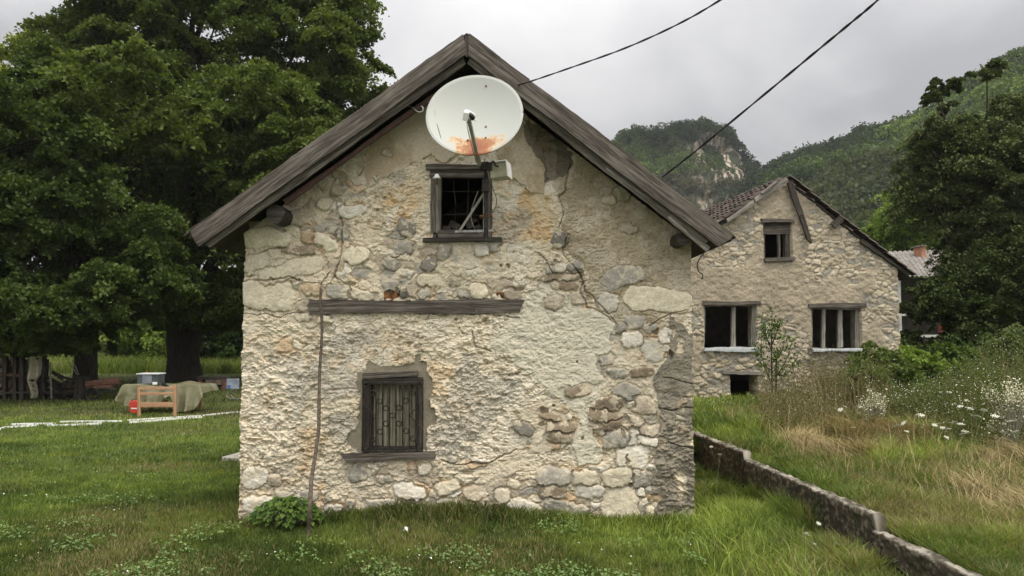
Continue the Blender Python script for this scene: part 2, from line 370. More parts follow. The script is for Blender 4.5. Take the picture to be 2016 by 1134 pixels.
P_RUB = [[(478,340),(720,290),(735,380),(690,400),(672,470),(690,560),(700,600),(478,632)], [(690,440),(830,470),(990,475),(1010,560),(1030,590),(740,596),(690,560)],
    [(1060,500),(1120,520),(1160,560),(1130,600),(1060,570)], [(1190,630),(1240,610),(1310,620),(1310,1030),(1010,1030),(1010,960),(1120,930),(1210,900),(1215,850),(1180,800),(1195,740)],
    [(640,915),(900,900),(1020,920),(1020,1040),(640,1040)], [(1010,800),(1120,800),(1130,900),(1040,900)], [(470,630),(620,620),(640,680),(540,700),(470,720)]]
CRACKS = [[(706,300),(711,335),(700,350)], [(668,400),(670,440),(667,480),(668,520),(662,548),(684,562),(686,584)], [(655,538),(628,566)], [(664,546),(650,566)],
    [(1122,318),(1118,372),(1098,385),(1108,420),(1103,452)], [(1118,470),(1112,505),(1150,560),(1175,600),(1215,640)], [(478,620),(560,628),(600,616)], [(870,905),(900,915),(960,913),(1010,888)],
    [(478,556),(560,548),(598,553)], [(1280,640),(1352,612)], [(930,650),(936,680),(962,690)], [(1148,560),(1156,606),(1212,640)], [(1060,500),(1090,540),(1140,540)],
    [(480,498),(560,492)], [(1300,876),(1372,880)], [(1296,800),(1372,806)], [(1310,745),(1370,752)], [(720,610),(1020,622)]]
HOLES_ = [(1074,809,11,5),(1060,831,7,5),(1092,800,5,4),(513,903,4,4),(999,524,4,4),(985,525,3,3),(1148,865,4,3),(1015,568,22,5),(770,578,14,6),(1016,735,5,4),(1131,717,3,3),(690,560,8,5),(783,575,6,10),(893,628,6,3),(745,742,3,5),(1240,955,6,6),(1228,855,4,10),(1290,655,10,5),(1318,700,5,10),(556,455,6,5),(540,548,5,4),(1232,905,3,14),(700,895,12,5)]
def near_relief(U, Z, px, py):
    w1 = (fbm(U*5, Z*5, 4)-.5)*2; w2 = (fbm(U*5+40, Z*5+40, 4)-.5)*2
    qx, qy = px+w1*22, py+w2*22; sx, sy = px+w1*9+(fbm(U*26, Z*26, 2)-.5)*8, py+w2*9+(fbm(U*26+9, Z*26, 2)-.5)*8
    big = fbm(U*1.1, Z*1.1, 3)-.5
    # coarse thrown render: flaky lumps, pits and ledges
    a = fbm(U*9, Z*13, 6, .62)-.5; r = 1-2*np.abs(fbm(U*7+3*w1*.3, Z*11, 5, .6)-.5)
    f1, f2, _ = worley(U/.034+w1*2, Z/.026+w2*2); g1, g2, gi = worley(U/.11+w1*1.6, Z/.075+w2*1.6)
    led = np.abs((fbm(U*3.2, Z*10, 4)*9) % 1-.5)
    bl = lambda x, y: np.abs(fbm(x, y, 2, .4)-.5)*2
    B = .026*bl(U*10+w1*.9, Z*13+w2*.9)+.030*bl(U*21+w1*1.3, Z*27+w2*1.3)+.017*bl(U*46+w1, Z*58)
    B = B*(.26+.66*sstep(.35, .62, fbm(U*1.6+14, Z*1.6+5, 3)))
    h = .02*big+B-.012+.020*a+.006*(.55-f1)-.006*(led < .06)-.02*sstep(.62, .74, fbm(U*13+7, Z*22, 3))
    lump = sstep(.42, .6, fbm(U*2.2+7, Z*2.2, 3)); h += lump*.012*(.5-g1)
    wc, wd, _ = worley(U/.24+w1*1.2, Z/.17+w2*1.2)
    ck = np.clip(1-(wd-wc)/.05, 0, 1)*sstep(.46, .6, fbm(U*1.7+20, Z*1.7, 3)); h -= .016*ck
    tone = fbm(U*3+60, Z*3, 5, .6); och = sstep(.52, .68, fbm(U*1.8+80, Z*1.8+6, 4))
    low = sstep(850, 960, py)*sstep(1150, 1000, px); mid = inpoly(qx, qy, [(680,360),(860,330),(980,340),(1080,380),(1110,500),(980,480),(700,470)])
    och = np.clip(och*.55+low*.35*(tone > .45)+mid*.35, 0, 1)
    c = CREAM+(PALE-CREAM)*sstep(.4, .62, tone)[..., None]
    c = c+(OCH*1.12-c)*(och*sstep(.42, .62, fbm(U*7+12, Z*7, 4)))[..., None]
    gry = sstep(.56, .7, fbm(U*2.6+30, Z*2.6+70, 4)); c = c+(V((.45, .41, .33))-c)*(gry*.7)[..., None]
    spk = sstep(.60, .68, fbm(U*17+61, Z*24+13, 4, .6))*sstep(.40, .60, fbm(U*1.9+3, Z*1.9+44, 3)); c = c+(V((.34, .27, .18))-c)*(spk*.75)[..., None]
    # exposed rubble
    rub = np.zeros(U.shape, bool)
    for p in P_RUB: rub |= inpoly(qx, qy, p)
    k1, k2, ki = worley(U/.15+w1*.9, Z/.095+w2*.9); edge = k2-k1
    hr = .015*big+.034*np.sqrt(np.clip(edge, 0, .45))*(.4+ki)+.022*a+B*.35-.006
    cov = sstep(.44, .52, fbm(U*4+31, Z*4+77, 4)); hr = hr*(1-cov*.8)+cov*(.002+B*.85+.02*a)
    cr_ = np.where((ki < .16)[..., None], GREY, np.where((ki < .42)[..., None], TON['t'], np.where((ki < .66)[..., None], TON['n'], np.where((ki < .8)[..., None], TON['o'], WHT))))
    cr_ = np.where((edge < .10)[..., None], V((.42, .34, .225)), cr_); cr_ = cr_+(CREAM*.93-cr_)*cov[..., None]*.8
    h = np.where(rub, hr-.006, h); c = np.where(rub[..., None], cr_, c)
    # smoother coats
    m = inpoly(qx, qy, P_RIGHT); s1 = .012*big+.030*a+B*.55+.010*(fbm(U*3, Z*4, 3)-.5)-.010*(led < .05)-.01*ck; h = np.where(m, s1-.004, h)
    bt = sstep(.45, .6, fbm(U*6+3, Z*8+8, 5, .6))[..., None]; c = np.where(m[..., None], (V((.52, .45, .33))*(1-bt)+V((.41, .34, .225))*bt)*(.82+.36*tone[..., None]), c)
    m = inpoly(qx, qy, P_UP); h = np.where(m, .014*big+.007*a+.014, h); bt = sstep(.42, .62, fbm(U*5+3, Z*4+8, 5, .6))[..., None]; c = np.where(m[..., None], (V((.60, .51, .37))*(1-bt)+V((.45, .36, .235))*bt)*(.85+.3*tone[..., None]), c)
    m = inpoly(qx, qy, P_SMOOTH); h = np.where(m, h*.40+.010+.02*a, h); c = np.where(m[..., None], V((.63, .575, .44))*(.92+.16*tone[..., None]), c)
    # named stones
    for (cx, cy, rx, ry, t) in STONES:
        rx, ry = rx*1.04, ry*1.04
        i0 = np.searchsorted(-py[:, 0], -(cy+ry*1.9+16)); i1 = np.searchsorted(-py[:, 0], -(cy-ry*1.9-16)); j0 = np.searchsorted(px[0], cx-rx*1.9-16); j1 = np.searchsorted(px[0], cx+rx*1.9+16)
        s = (slice(i0, i1), slice(j0, j1))
        if i1 <= i0 or j1 <= j0: continue
        rr = random.Random(cx*7+cy); th = rr.uniform(-.25, .25); ex = 2.3+rr.random()*1.4
        if t == 'n' and rx > 40: ex = 4
        dx, dy = sx[s]-cx, sy[s]-cy; ddx, ddy = dx*math.cos(th)+dy*math.sin(th), -dx*math.sin(th)+dy*math.cos(th)
        d = ((np.abs(ddx)/rx)**ex+(np.abs(ddy)/ry)**ex)**(1/ex)
        inn = d < 1; flat = rr.uniform(.010, .026) if rx > 20 else rr.uniform(.012, .028)
        tilt = rr.uniform(-.012, .012)*ddx/rx+rr.uniform(-.012, .012)*ddy/ry
        hs = .012*big[s]+.004+flat*np.sqrt(np.clip(1-d**5, 0, 1))+tilt+.012*a[s]+B[s]*.22
        gro = (d >= 1) & (d < 1+3.2/min(rx, ry)); h[s] = np.where(inn, hs, np.where(gro, np.minimum(h[s], .006)-.010*(fbm(U[s]*9+cx, Z[s]*9, 3) > .42), h[s]))
        cc = TON[t]*rr.uniform(.85, 1.12); vv = (fbm(U[s]*22+cx, Z[s]*30, 4)-.5)[..., None]
        patch = (fbm(U[s]*12+cy, Z[s]*12, 4, .6) > .57)[..., None]
        cc = cc*(1+vv*.5); cc = np.where(patch, cc*.35+CREAM*.6, cc)
        c[s] = np.where(inn[..., None], cc, c[s])
    # cement repairs
    m = inpoly(sx, sy, P_WIN); h = np.where(m, -.012+.008*big+.010*a, h); c = np.where(m[..., None], V((.27, .235, .165))*(.85+.3*tone[..., None]), c)
    m = inpoly(qx, qy, P_CORN); lay = np.abs((Z*8+w1*.5) % 1-.5); gate = fbm(U*6+5, Z*6, 4) > .37
    hc = .012+.03*a+B*.95+.02*(fbm(U*6, Z*8, 3)-.5); h = np.where(m & gate, hc, h); c = np.where((m & gate)[..., None], V((.24, .212, .16))*(.55+.9*fbm(U*9, Z*12, 4)[..., None]), c)
    for (cx, cy, rx, ry) in HOLES_:
        d = np.hypot((sx-cx)/rx, (sy-cy)/ry); h = h-.05*sstep(1.1, .5, d)
    for ln in CRACKS:
        d = segdist(px+w1*11, py+w2*11, ln); wd_ = .7+2.2*fbm(U*9+2, Z*9, 3)**1.5*(fbm(U*2.5, Z*2.5, 2) > .36); h = h-.04*sstep(1.25, .35, d/wd_)
    # darker patch below the right verge; rust runs
    st = inpoly(px+w1*34, py+w2*34, [(1030,225),(1130,300),(1118,340),(1068,350),(1045,290)]); c = np.where(st[..., None], c*.36, c)
    for (x0, y0, ln) in ((805, 908, 30), (818, 905, 22), (1003, 350, 16)):
        m = np.exp(-((px-x0+w1*2)/3.0)**2)*sstep(y0-3, y0+3, py)*sstep(y0+ln, y0+ln*.4, py); c = c+(V((.42, .17, .05))-c)*(m*.7)[..., None]
    c = c*(.92+.16*fbm(U*40, Z*40, 3))[..., None]
    return h, np.clip(c, .01, .85)

NY = 7.2
house = empty('stone_house', (-.42, NY+.2, 0), 'weathered cream stone house with a dish and wooden verge boards, nearest the camera', 'house')
def nu(px, py=600): return at(px, py, NY).x
def nz(py, px=900): return at(px, py, NY).z
xl, xr_ = nu(477, 700), nu(1362, 700)
BY = 6.78                                         # plane of the verge boards
apx, le, re = at(919, 64, BY), at(370, 459, BY), at(1443, 463, BY)
def under(x, d):                                  # z of the roof top surface lowered by d
    if x < apx.x: return apx.z+(x-apx.x)*(le.z-apx.z)/(le.x-apx.x)-d
    return apx.z+(x-apx.x)*(re.z-apx.z)/(re.x-apx.x)-d
TH = .20
outl = [(xl-.1, -.2), (xr_+.1, -.2), (xr_+.1, under(xr_+.1, TH)), (nu(1016, 200), under(nu(1016, 200), TH)), (nu(1010, 225), nz(222)), (nu(852, 225), nz(226)), (nu(846, 190), under(nu(846, 190), TH)), (xl-.1, under(xl-.1, TH))]
uw = (nu(851), nu(968), nz(470), nz(334)); lw = (nu(714), nu(831), nz(889), nz(748))
relief_sheet('front_wall', (0, NY), 0, xl, xr_, -.12, apx.z, .0052, outl, [uw, lw], near_relief, WALLM, house, back=.34)
def side_relief(U, Z, px, py):
    a = fbm(U*8, Z*10, 4)-.5; k1, k2, ki = worley(U/.2, Z/.13); t = fbm(U*3, Z*3, 4)
    c = CREAM*(.75+.4*t[..., None]); c = np.where((ki < .3)[..., None], c*.8, c); return .05*a+.015*np.sqrt(np.clip(k2-k1, 0, .5)), c
HD = 6.0
relief_sheet('side_wall', (xl+.02, NY+HD), R(-90), 0, HD-.1, -.12, under(xl, .07), .03, [(-9, -9), (99, -9), (99, 99), (-9, 99)], [], side_relief, WALLM, house, back=.3)
relief_sheet('side_wall', (xr_-.02, NY+.1), R(90), 0, HD-.1, -.12, under(xr_, .07), .03, [(-9, -9), (99, -9), (99, 99), (-9, 99)], [], side_relief, WALLM, house, back=.3)
bw = MB().prism([(xl+.03, NY+HD, -.1), (xr_-.03, NY+HD, -.1), (xr_-.03, NY+HD, under(xr_, .05)), (apx.x, NY+HD, under(apx.x, .05)), (xl+.03, NY+HD, under(xl, .05))], (0, .3, 0)).build('back_wall', mat_noise('plain_render', (.35, .3, .21), (.5, .44, .32), 5), house)
# roof: board sheathing with tiles
roof = MB(); YB, YE = BY+.03, NY+HD+.6
for e in (le, re):
    s = 1 if e is re else -1; dn = .045
    roof.prism([(apx.x, YB, apx.z), (e.x, YB, e.z), (e.x, YB, e.z-dn), (apx.x, YB, apx.z-dn)], (0, YE-YB, 0))
roof_o = roof.build('roof', WOODD, house)
tl = MB()
for e in (le, re):
    d = (e-apx); n = int(d.length/.3); q = d/n
    for i in range(n):
        a, b = apx+q*i, apx+q*(i+1.12); up = Vector((-d.z, 0, d.x)).normalized()*(1 if d.x > 0 else -1)
        o1, o2 = .004, .014
        for (ya, yb) in ((YB-.01+random.uniform(-.006, .006), YB+1.1), (YB+1.11, YE)):
            A, B = a+up*o1, b+up*o2; C_, D_ = b+up*(o2-.010), a+up*(o1-.010)
            tl.prism([(p.x, ya, p.z) for p in (A, B, C_, D_)], (0, yb-ya, 0))
tl.build('roof_tiles', TILE, roof_o)
def vboard(p, q, wpx, mat, Y, th, ends=(0, 0), name='verge_board', seed=0, par_=None, jag=.005):
    a, b = at(*p, Y), at(*q, Y); return plank(name, a, b, wpx*Y/F, th, mat, par_ or house, jag=jag, end=ends, seed=seed)
# outer verge boards: left (919,84)-(379,469), right (919,86)-(1430,478)
vboard((917, 85), (381, 469), 37, WOOD, BY, .032, (.03, .012), seed=3)
vboard((919, 85), (1431, 475), 38, WOOD, BY, .032, (-.035, .02), seed=5)
vboard((912, 112), (402, 479), 27, WOODM, BY+.06, .03, (.02, -.02), seed=9)
vboard((926, 112), (1392, 477), 27, WOODM, BY+.06, .03, (-.02, .03), seed=11)
vboard((880, 170), (560, 398), 10, mat_noise('rusty_red_wood', (.035, .019, .013), (.065, .033, .022), 9, .8), BY+.13, .03, name='rafter_edge', seed=12)
vboard((1040, 205), (1350, 448), 12, WOODD, BY+.13, .03, name='rafter_edge', seed=13)
vboard((1195, 330), (1272, 385), 9, WOODL, BY+.055, .02, name='verge_splinter', seed=14)
vboard((1318, 425), (1395, 492), 10, WOODL, BY+.06, .02, name='verge_splinter', seed=15)
vboard((919, 70), (919, 112), 4, WOODD, BY-.004, .01, name='ridge_seam_strip', seed=16)
# purlin ends
for (p, r_) in (((541, 421), .085), ((1345, 470), .06)):
    c_ = at(*p, BY+.13); pm = MB(); n = 9
    pm.tube([(c_.x, c_.y, c_.z), (c_.x, c_.y+.3, c_.z+.01), (c_.x, NY+.3, c_.z)], [r_, r_*1.04, r_], n, wob=.25); pm.build('purlin', WOODD, house)
def rect_board(name, x0, x1, y0, y1, Y, th, mat, parent, seed=0, jag=.004):
    """board filling a pixel rectangle at depth Y"""
    if (x1-x0) > (y1-y0): return plank(name, at(x0, (y0+y1)/2, Y), at(x1, (y0+y1)/2, Y), (y1-y0)*Y/F, th, mat, parent, jag=jag, seed=seed)
    return plank(name, at((x0+x1)/2, y1, Y), at((x0+x1)/2, y0, Y), (x1-x0)*Y/F, th, mat, parent, jag=jag, seed=seed)
# embedded beam
plank('lintel_beam', at(609, 604, NY-.035), at(1027, 603, NY-.035), 26*NY/F, .16, WOOD, house, jag=.005, end=(0, .02), rag=.012, seed=21)
# rusty iron stubs above the beam
RUST = mat_noise('rust_iron', (.03, .016, .01), (.24, .10, .03), 22, .95, .8, .01)
for (x, y, ww, hh) in ((769, 584, 26, 20), (993, 581, 34, 12)):
    c_ = at(x, y, NY+.0); s_ = NY/F; MB().box((-ww*s_/2, 0, -hh*s_/2), (ww*s_/2, .15, hh*s_/2), c=(c_.x, NY-.012, c_.z)).build('iron_stub', RUST, house, bevel=.008)
# upper window
win = empty('window', at(909, 405, NY), 'upper gable window with a grey plank frame and bent wire grid', parent=house)
FY = NY-.012
rect_board('lintel', 838, 985, 323, 333, FY-.02, .06, WOOD, win, 31); rect_board('frame_head', 846, 955, 333, 349, FY, .08, WOOD, win, 32)
rect_board('frame_jamb', 848, 868, 349, 459, FY+.002, .08, WOODM, win, 33); rect_board('frame_jamb', 951, 968, 333, 470, FY+.004, .08, WOOD, win, 34)
rect_board('frame_rail', 861, 951, 453, 469, FY, .08, WOOD, win, 35); rect_board('sill', 832, 988, 467, 476, FY-.04, .10, WOODD, win, 36)
gm = MB()
def wire(pts, Y, r): gm.tube(spline([at(x, y, Y) for x, y in pts], 10), r, 5)
wire([(893, 346), (894, 376), (897, 400), (896, 422), (894, 456)], NY+.08, .0035); wire([(922, 346), (922, 380), (921, 420), (922, 456)], NY+.08, .004)
wire([(864, 377), (952, 377)], NY+.08, .004); wire([(864, 422), (952, 424)], NY+.08, .004); wire([(896, 418), (905, 422), (915, 420), (922, 421)], NY+.07, .004)
gm.build('wire_grid', IRON, win)
db = MB()
for (x, y, s_, an) in ((895, 444, .05, .5), (930, 440, .06, -.4), (880, 450, .04, .2), (941, 446, .04, .9)):
    c_ = at(x, y, NY+.25); db.box((-s_, -.03, -s_*.6), (s_, .03, s_*.6), Matrix.Rotation(an, 3, 'Y'), c_)
db.build('loose_boards', WOOD, win)
# lower window
w2 = empty('window', at(772, 818, NY), 'lower window with an ornamental iron grille and pale curtain', parent=house)
Y2 = NY+.02
rect_board('frame_head', 713, 832, 742, 757, Y2-.03, .08, WOODD, w2, 41); rect_board('frame_rail', 713, 832, 880, 892, Y2-.03, .08, WOODD, w2, 42)
rect_board('frame_jamb', 714, 730, 757, 880, Y2-.025, .08, WOODD, w2, 43); rect_board('frame_jamb', 818, 832, 757, 880, Y2-.025, .08, WOODD, w2, 44)
plank('lintel', at(714, 740, NY-.03), at(822, 735, NY-.03), 10*NY/F, .05, WOOD, w2, seed=45); plank('sill', at(677, 903, NY-.06), at(857, 896, NY-.06), 15*NY/F, .12, WOOD, w2, seed=46, end=(-.03, 0))
# pleated curtain behind the grille
us = np.linspace(0, 1, 160); zs = np.linspace(0, 1, 10); CU, CZ = np.meshgrid(us, zs)
pa, pb = at(729, 881, NY+.10), at(820, 756, NY+.10)
cx_ = pa.x+(pb.x-pa.x)*CU+.002*np.sin(CZ*7); cz_ = pa.z+(pb.z-pa.z)*CZ; cy_ = NY+.10+.018*np.sin(CU*2*math.pi*8+.4*np.sin(CZ*5))+.006*np.sin(CU*2*math.pi*19)+.008*np.sin(CU*50+2)
np_mesh('curtain', np.stack([cx_, cy_, cz_], -1).reshape(-1, 3), grid_faces(*CU.shape), mat_noise('faded_curtain', (.18, .168, .11), (.36, .34, .24), 14, .85, .2, .003, sc3=(4, 1, .5)), w2)
gr = MB(); GY = NY-.05; rI = .0068
for i in range(8): x = 727+13.1*i; gr.tube([at(x, 752, GY), at(x, 888, GY)], rI, 5)
for x in (715, 832): gr.tube([at(x, 747, GY), at(x, 890, GY)], rI*1.1, 5)
for y in (748, 889): gr.tube([at(714, y, GY), at(833, y, GY)], rI*1.2, 5)
for (x, y) in ((720,758),(826,757),(733,774),(812,773),(747,790),(799,789),(760,804),(786,803),(773,818),(760,834),(786,834),(748,850),(800,848),(734,865),(813,864),(721,880),(826,878)):
    gr.tube([at(x+5.2*math.cos(q), y+5.2*math.sin(q), GY-.008) for q in np.linspace(0, 2*math.pi, 13)], rI*.75, 4, cap=False)
for pts in (((715, 794), (740, 820), (716, 850)), ((831, 792), (806, 817), (831, 845))): gr.tube([at(x, y, GY-.006) for x, y in pts], rI*.8, 4)
gr.build('grille', IRON, w2)

# ---------------------------------------------------------------- satellite dish
DY = 6.55
dish = empty('satellite_dish', at(950, 330, DY+.2), 'large white rusty satellite dish hanging on the gable above the upper window', 'satellite dish')
dc = at(935, 231, DY); rad = 96*DY/F
m_, t_, b_ = new_mat('dish_paint')
n_ = noise_node(t_, 9, 9, .75); tc_ = N(t_, 'ShaderNodeTexCoord'); s3 = N(t_, 'ShaderNodeSeparateXYZ'); t_.links.new(tc_.outputs['Object'], s3.inputs[0])
lowz = M('MULTIPLY_ADD', s3.outputs[1], -5.2, -.95, t=t_)      # rust gathers at the lower rim
side_ = M('MULTIPLY_ADD', M('ABSOLUTE', M('ADD', s3.outputs[0], -.02, t=t_), t=t_), -1.5, .36, t=t_)
fac = M('ADD', M('MINIMUM', lowz, side_, t=t_), n_, t=t_)
paint = ramp(t_, fac, [(.52, (.36, .37, .335)), (.58, (.44, .33, .20)), (.68, (.30, .14, .06)), (.9, (.22, .07, .03))])
t_.links.new(paint, b_.inputs['Base Color']); b_.inputs['Roughness'].default_value = .55; b_.inputs['Specular IOR Level'].default_value = .3
nr_, na_ = 22, 96; vs = []
for i in range(nr_+1):
    r_ = rad*i/nr_
    for k in range(na_):
        q = 2*math.pi*k/na_; vs.append((r_*math.cos(q), r_*math.sin(q), .085*(r_/rad)**2))
fr = grid_faces(nr_+1, na_+1)
fs = [(i*na_+k, i*na_+(k+1) % na_, (i+1)*na_+(k+1) % na_, (i+1)*na_+k) for i in range(nr_) for k in range(na_)]
dm = MB().add(vs, fs)
rim = [(rad*math.cos(q), rad*math.sin(q), .085) for q in np.linspace(0, 2*math.pi, 73)]; dm.tube(rim, .007, 6, cap=False)
dob = dm.build('reflector', m_, dish, smooth=True); so = dob.modifiers.new('s', 'SOLIDIFY'); so.thickness = .006; so.offset = -1
# local Z of the reflector (open side) points at the sky in front: towards camera, a little up and to the left
zax = Vector((-.06, -.93, .36)).normalized(); xax = Vector((0, 0, 1)).cross(zax).normalized(); yax = zax.cross(xax)
dob.matrix_basis = Matrix.Translation(dc-zax*.045) @ Matrix((xax, yax, zax)).transposed().to_4x4()
par(dob, dish)
am = MB(); a0, a1 = at(944, 324, DY-.08), at(923, 235, 6.12); dr = (a1-a0).normalized(); sdv = Vector((1, 0, 0)); upv = dr.cross(sdv).normalized()
def beam(mb, a, b, w_, h_):
    d_ = (b-a).normalized(); s_ = Vector((0, 0, 1)).cross(d_) if abs(d_.z) < .95 else Vector((1, 0, 0)).cross(d_); s_.normalize(); u_ = d_.cross(s_)
    mb.prism([a+s_*w_/2+u_*h_/2, a-s_*w_/2+u_*h_/2, a-s_*w_/2-u_*h_/2, a+s_*w_/2-u_*h_/2], b-a)
beam(am, a0, a1, .026, .03); am.build('feed_arm', OLIVEM, dish)
lm = MB(); c_ = at(918, 227, 6.1); rot = Matrix.Rotation(.2, 3, 'Y') @ Matrix.Rotation(.5, 3, 'X')
lm.box((-.021, -.045, -.034), (.021, .045, .034), rot, c_); lm.tube([c_+Vector((.03, .03, .02)), c_+Vector((.05, .13, .03))], .022, 10); lm.build('receiver', WHITEP, dish, bevel=.006)
MB().tube([c_+Vector((.035, .02, -.01)), c_+Vector((.048, .025, .0))], .03, 10).build('receiver_clamp', BLACK, dish)
cb = MB(); cb.tube(spline([at(919, 240, 6.1), at(921, 255, 6.1), at(927, 280, 6.2), at(935, 310, 6.4), at(940, 322, 6.48), at(946, 318, 6.55)], 20), .004, 5); cb.build('signal_cable', OLIVEM, dish)
mm_ = MB(); mm_.tube([at(957, 318, DY+.2), at(957, 372, DY+.25), at(957, 470, DY+.3)], .02, 10)
mm_.box((-.05, -.02, -.03), (.05, .05, .03), c=at(957, 327, DY+.12)); mm_.box((-.03, -.03, -.05), (.03, .03, .05), c=at(956, 366, DY+.2)); mm_.build('mast', IRON, dish)
st = MB(); beam(st, at(904, 456, 6.9), at(957, 374, 6.9), .017, .02); st.build('diagonal_strut', OLIVEM, dish)
st = MB(); beam(st, at(896, 456, 6.95), at(971, 454, 6.95), .018, .018); beam(st, at(953, 380, 6.98), at(953, 454, 6.98), .014, .014); st.build('bracket', GALV, dish)
st = MB(); st.tube(spline([at(962, 440, 6.95), at(952, 458, 6.93), at(940, 457, 6.92), at(930, 440, 6.9), at(928, 415, 6.9), at(941, 377, 6.9)], 24), .0035, 5)
st.tube(spline([at(953, 312, 6.7), at(962, 345, 6.7), at(970, 370, 6.8), at(978, 395, 6.95), at(972, 416, 7.05), at(962, 424, 7.1)], 24), .004, 5); st.build('loose_wire', OLIVEM, dish)
st = MB(); st.tube([at(945, 427, 6.95), at(968, 424, 7.0)], .014, 8); st.tube([at(948, 427, 6.94), at(945, 427, 6.94)], .02, 8); st.build('pipe_stub', RUST, dish)
def on_dish(x, y, off=.004):
    u_, v_ = (x-935)*DY/F, -(y-231)*DY/F/.93; return dc-zax*.045+xax*u_+yax*v_+zax*(.085*(u_*u_+v_*v_)/rad**2+off)
for (x, y) in ((957, 248), (958, 276), (923, 281), (955, 162)): MB().tube([on_dish(x, y), on_dish(x, y, .012)], .009, 8).build('bolt', RUST, dish)
for pts in (((851, 206), (858, 240), (873, 288)), ((962, 210), (964, 222), (966, 236))): MB().tube([on_dish(x, y, .002) for x, y in pts], .0022, 4).build('scratch', IRON, dish)
# box under the dish
bx = empty('electric_box', at(985, 333, 6.75), 'small rusty white metal box behind the lower edge of the satellite dish', 'metal box')
c_ = at(984, 334, 6.78); rot = Matrix.Rotation(R(-6), 3, 'Y') @ Matrix.Rotation(R(-12), 3, 'Z')
ENA = mat_noise('rusty_enamel', (.25, .24, .15), (.42, .41, .30), 10, .5, .1, .003, c3=(.46, .44, .34))
MB().box((-.078, -.05, -.075), (.068, .12, .055), rot, c_).build('housing', ENA, bx, bevel=.006)
WB = mat_noise('chipped_white', (.45, .42, .36), (.7, .69, .66), 14, .5, .1, .003, lo=.3, hi=.42)
MB().box((-.082, -.058, .055), (.074, .125, .068), rot, c_).build('lid', WB, bx, bevel=.004); MB().box((.068, -.055, -.076), (.078, .12, .055), rot, c_).build('side_plate', WB, bx)
kb = MB(); kb.tube(spline([at(965, 322, 6.68), at(972, 318, 6.66), at(976, 326, 6.66), at(982, 328, 6.66)], 10), .008, 6); kb.build('latch', BLACK, bx)
# white porcelain insulator at the window corner, hook on the left
ins = empty('insulator', at(860, 350, 7.05), 'small white porcelain insulator at the top left of the upper window', 'insulator')
c_ = at(860, 348, 7.08); MB().tube([c_+Vector((0, 0, -.018)), c_+Vector((0, 0, -.012)), c_, c_+Vector((0, 0, .008)), c_+Vector((0, 0, .02)), c_+Vector((0, 0, .026))], [.034, .036, .028, .02, .02, .008], 14).build('bell', WHITEP, ins, smooth=True)
MB().tube([c_+Vector((0, 0, -.018)), c_+Vector((0, .0, -.07))], .009, 8).build('pin', RUST, ins)
hk = MB(); hk.tube(spline([at(800, 206, 7.1), at(812, 212, 6.9), at(822, 220, 6.85), at(831, 220, 6.85), at(833, 213, 6.85), at(829, 209, 6.86)], 22), .007, 8)
hk.tube([at(799, 205, 7.0), at(805, 209, 6.98)], .010, 8)
tag(hk.build('wall_hook', GALV, None, smooth=True), 'galvanised iron hook sticking out beneath the left verge board, left of the dish', 'hook')
hw = MB(); hw.tube(spline([at(833, 214, 6.85), at(842, 213, 6.87), at(850, 215, 6.9)], 8), .002, 4); tag(hw.build('tie_wire', GALV), 'thin short wire tied between the iron hook and the dish', 'wire')

# ---------------------------------------------------------------- overhead cables
def twisted(name, pts, r, label, turns):
    c = spline(pts, 150); mb = MB()
    for ph in (0, math.pi):
        q = []
        for i, p in enumerate(c):
            t = (c[min(i+1, len(c)-1)]-c[max(i-1, 0)]).normalized(); a = Vector((0, 0, 1)).cross(t).normalized(); b = t.cross(a)
            an = ph+turns*2*math.pi*i/len(c); q.append(p+(a*math.cos(an)+b*math.sin(an))*r*.6)
        mb.tube(q, r, 6)
    return tag(mb.build(name, BLACK, None, smooth=True), label, 'cable', 'overhead cables')
twisted('overhead_cable', [at(1016, 168, 6.82), at(1045, 160, 6.6), at(1130, 131, 6.1), at(1230, 95, 5.55), at(1330, 50, 5.1), at(1418, 0, 4.75), at(1560, -95, 4.3), at(1900, -360, 3.6)], .0048,
        'thin twisted black cable rising to the right from beside the dish', 9)
twisted('overhead_cable', [at(1305, 348, 6.9), at(1370, 297, 6.5), at(1500, 190, 5.8), at(1600, 107, 5.3), at(1675, 45, 5.0), at(1728, 0, 4.8), at(1850, -115, 4.4), at(2150, -420, 3.7)], .0062,
        'thick twisted black cable running up from the right roof slope across the sky', 8)
# leaning stick
pb_ = gpt(604, 1058); vp = [pb_-Vector((0, 0, .05)), pb_+Vector((.01, .02, .05))]+[at(x, y, Y) for x, y, Y in ((610, 1000, 6.52), (613, 950, 6.66), (620, 900, 6.78), (627, 850, 6.88), (628, 800, 6.97), (629, 740, 7.04), (632, 690, 7.08), (634, 640, 7.1), (631, 600, 7.1), (632, 566, 7.1))]
pc = spline(vp, 60); MB().tube(pc, [.017-.006*i/60 for i in range(61)], 8, wob=.22)
stk = MB(); stk.tube(pc, [.0175-.0055*i/60 for i in range(61)], 9, wob=.25)
tag(stk.build('wooden_stick', mat_noise('stick_bark', (.05, .036, .026), (.13, .105, .08), 30, .9, .6, .004), None, smooth=True), 'long thin crooked stick leaning upright against the house wall', 'stick')

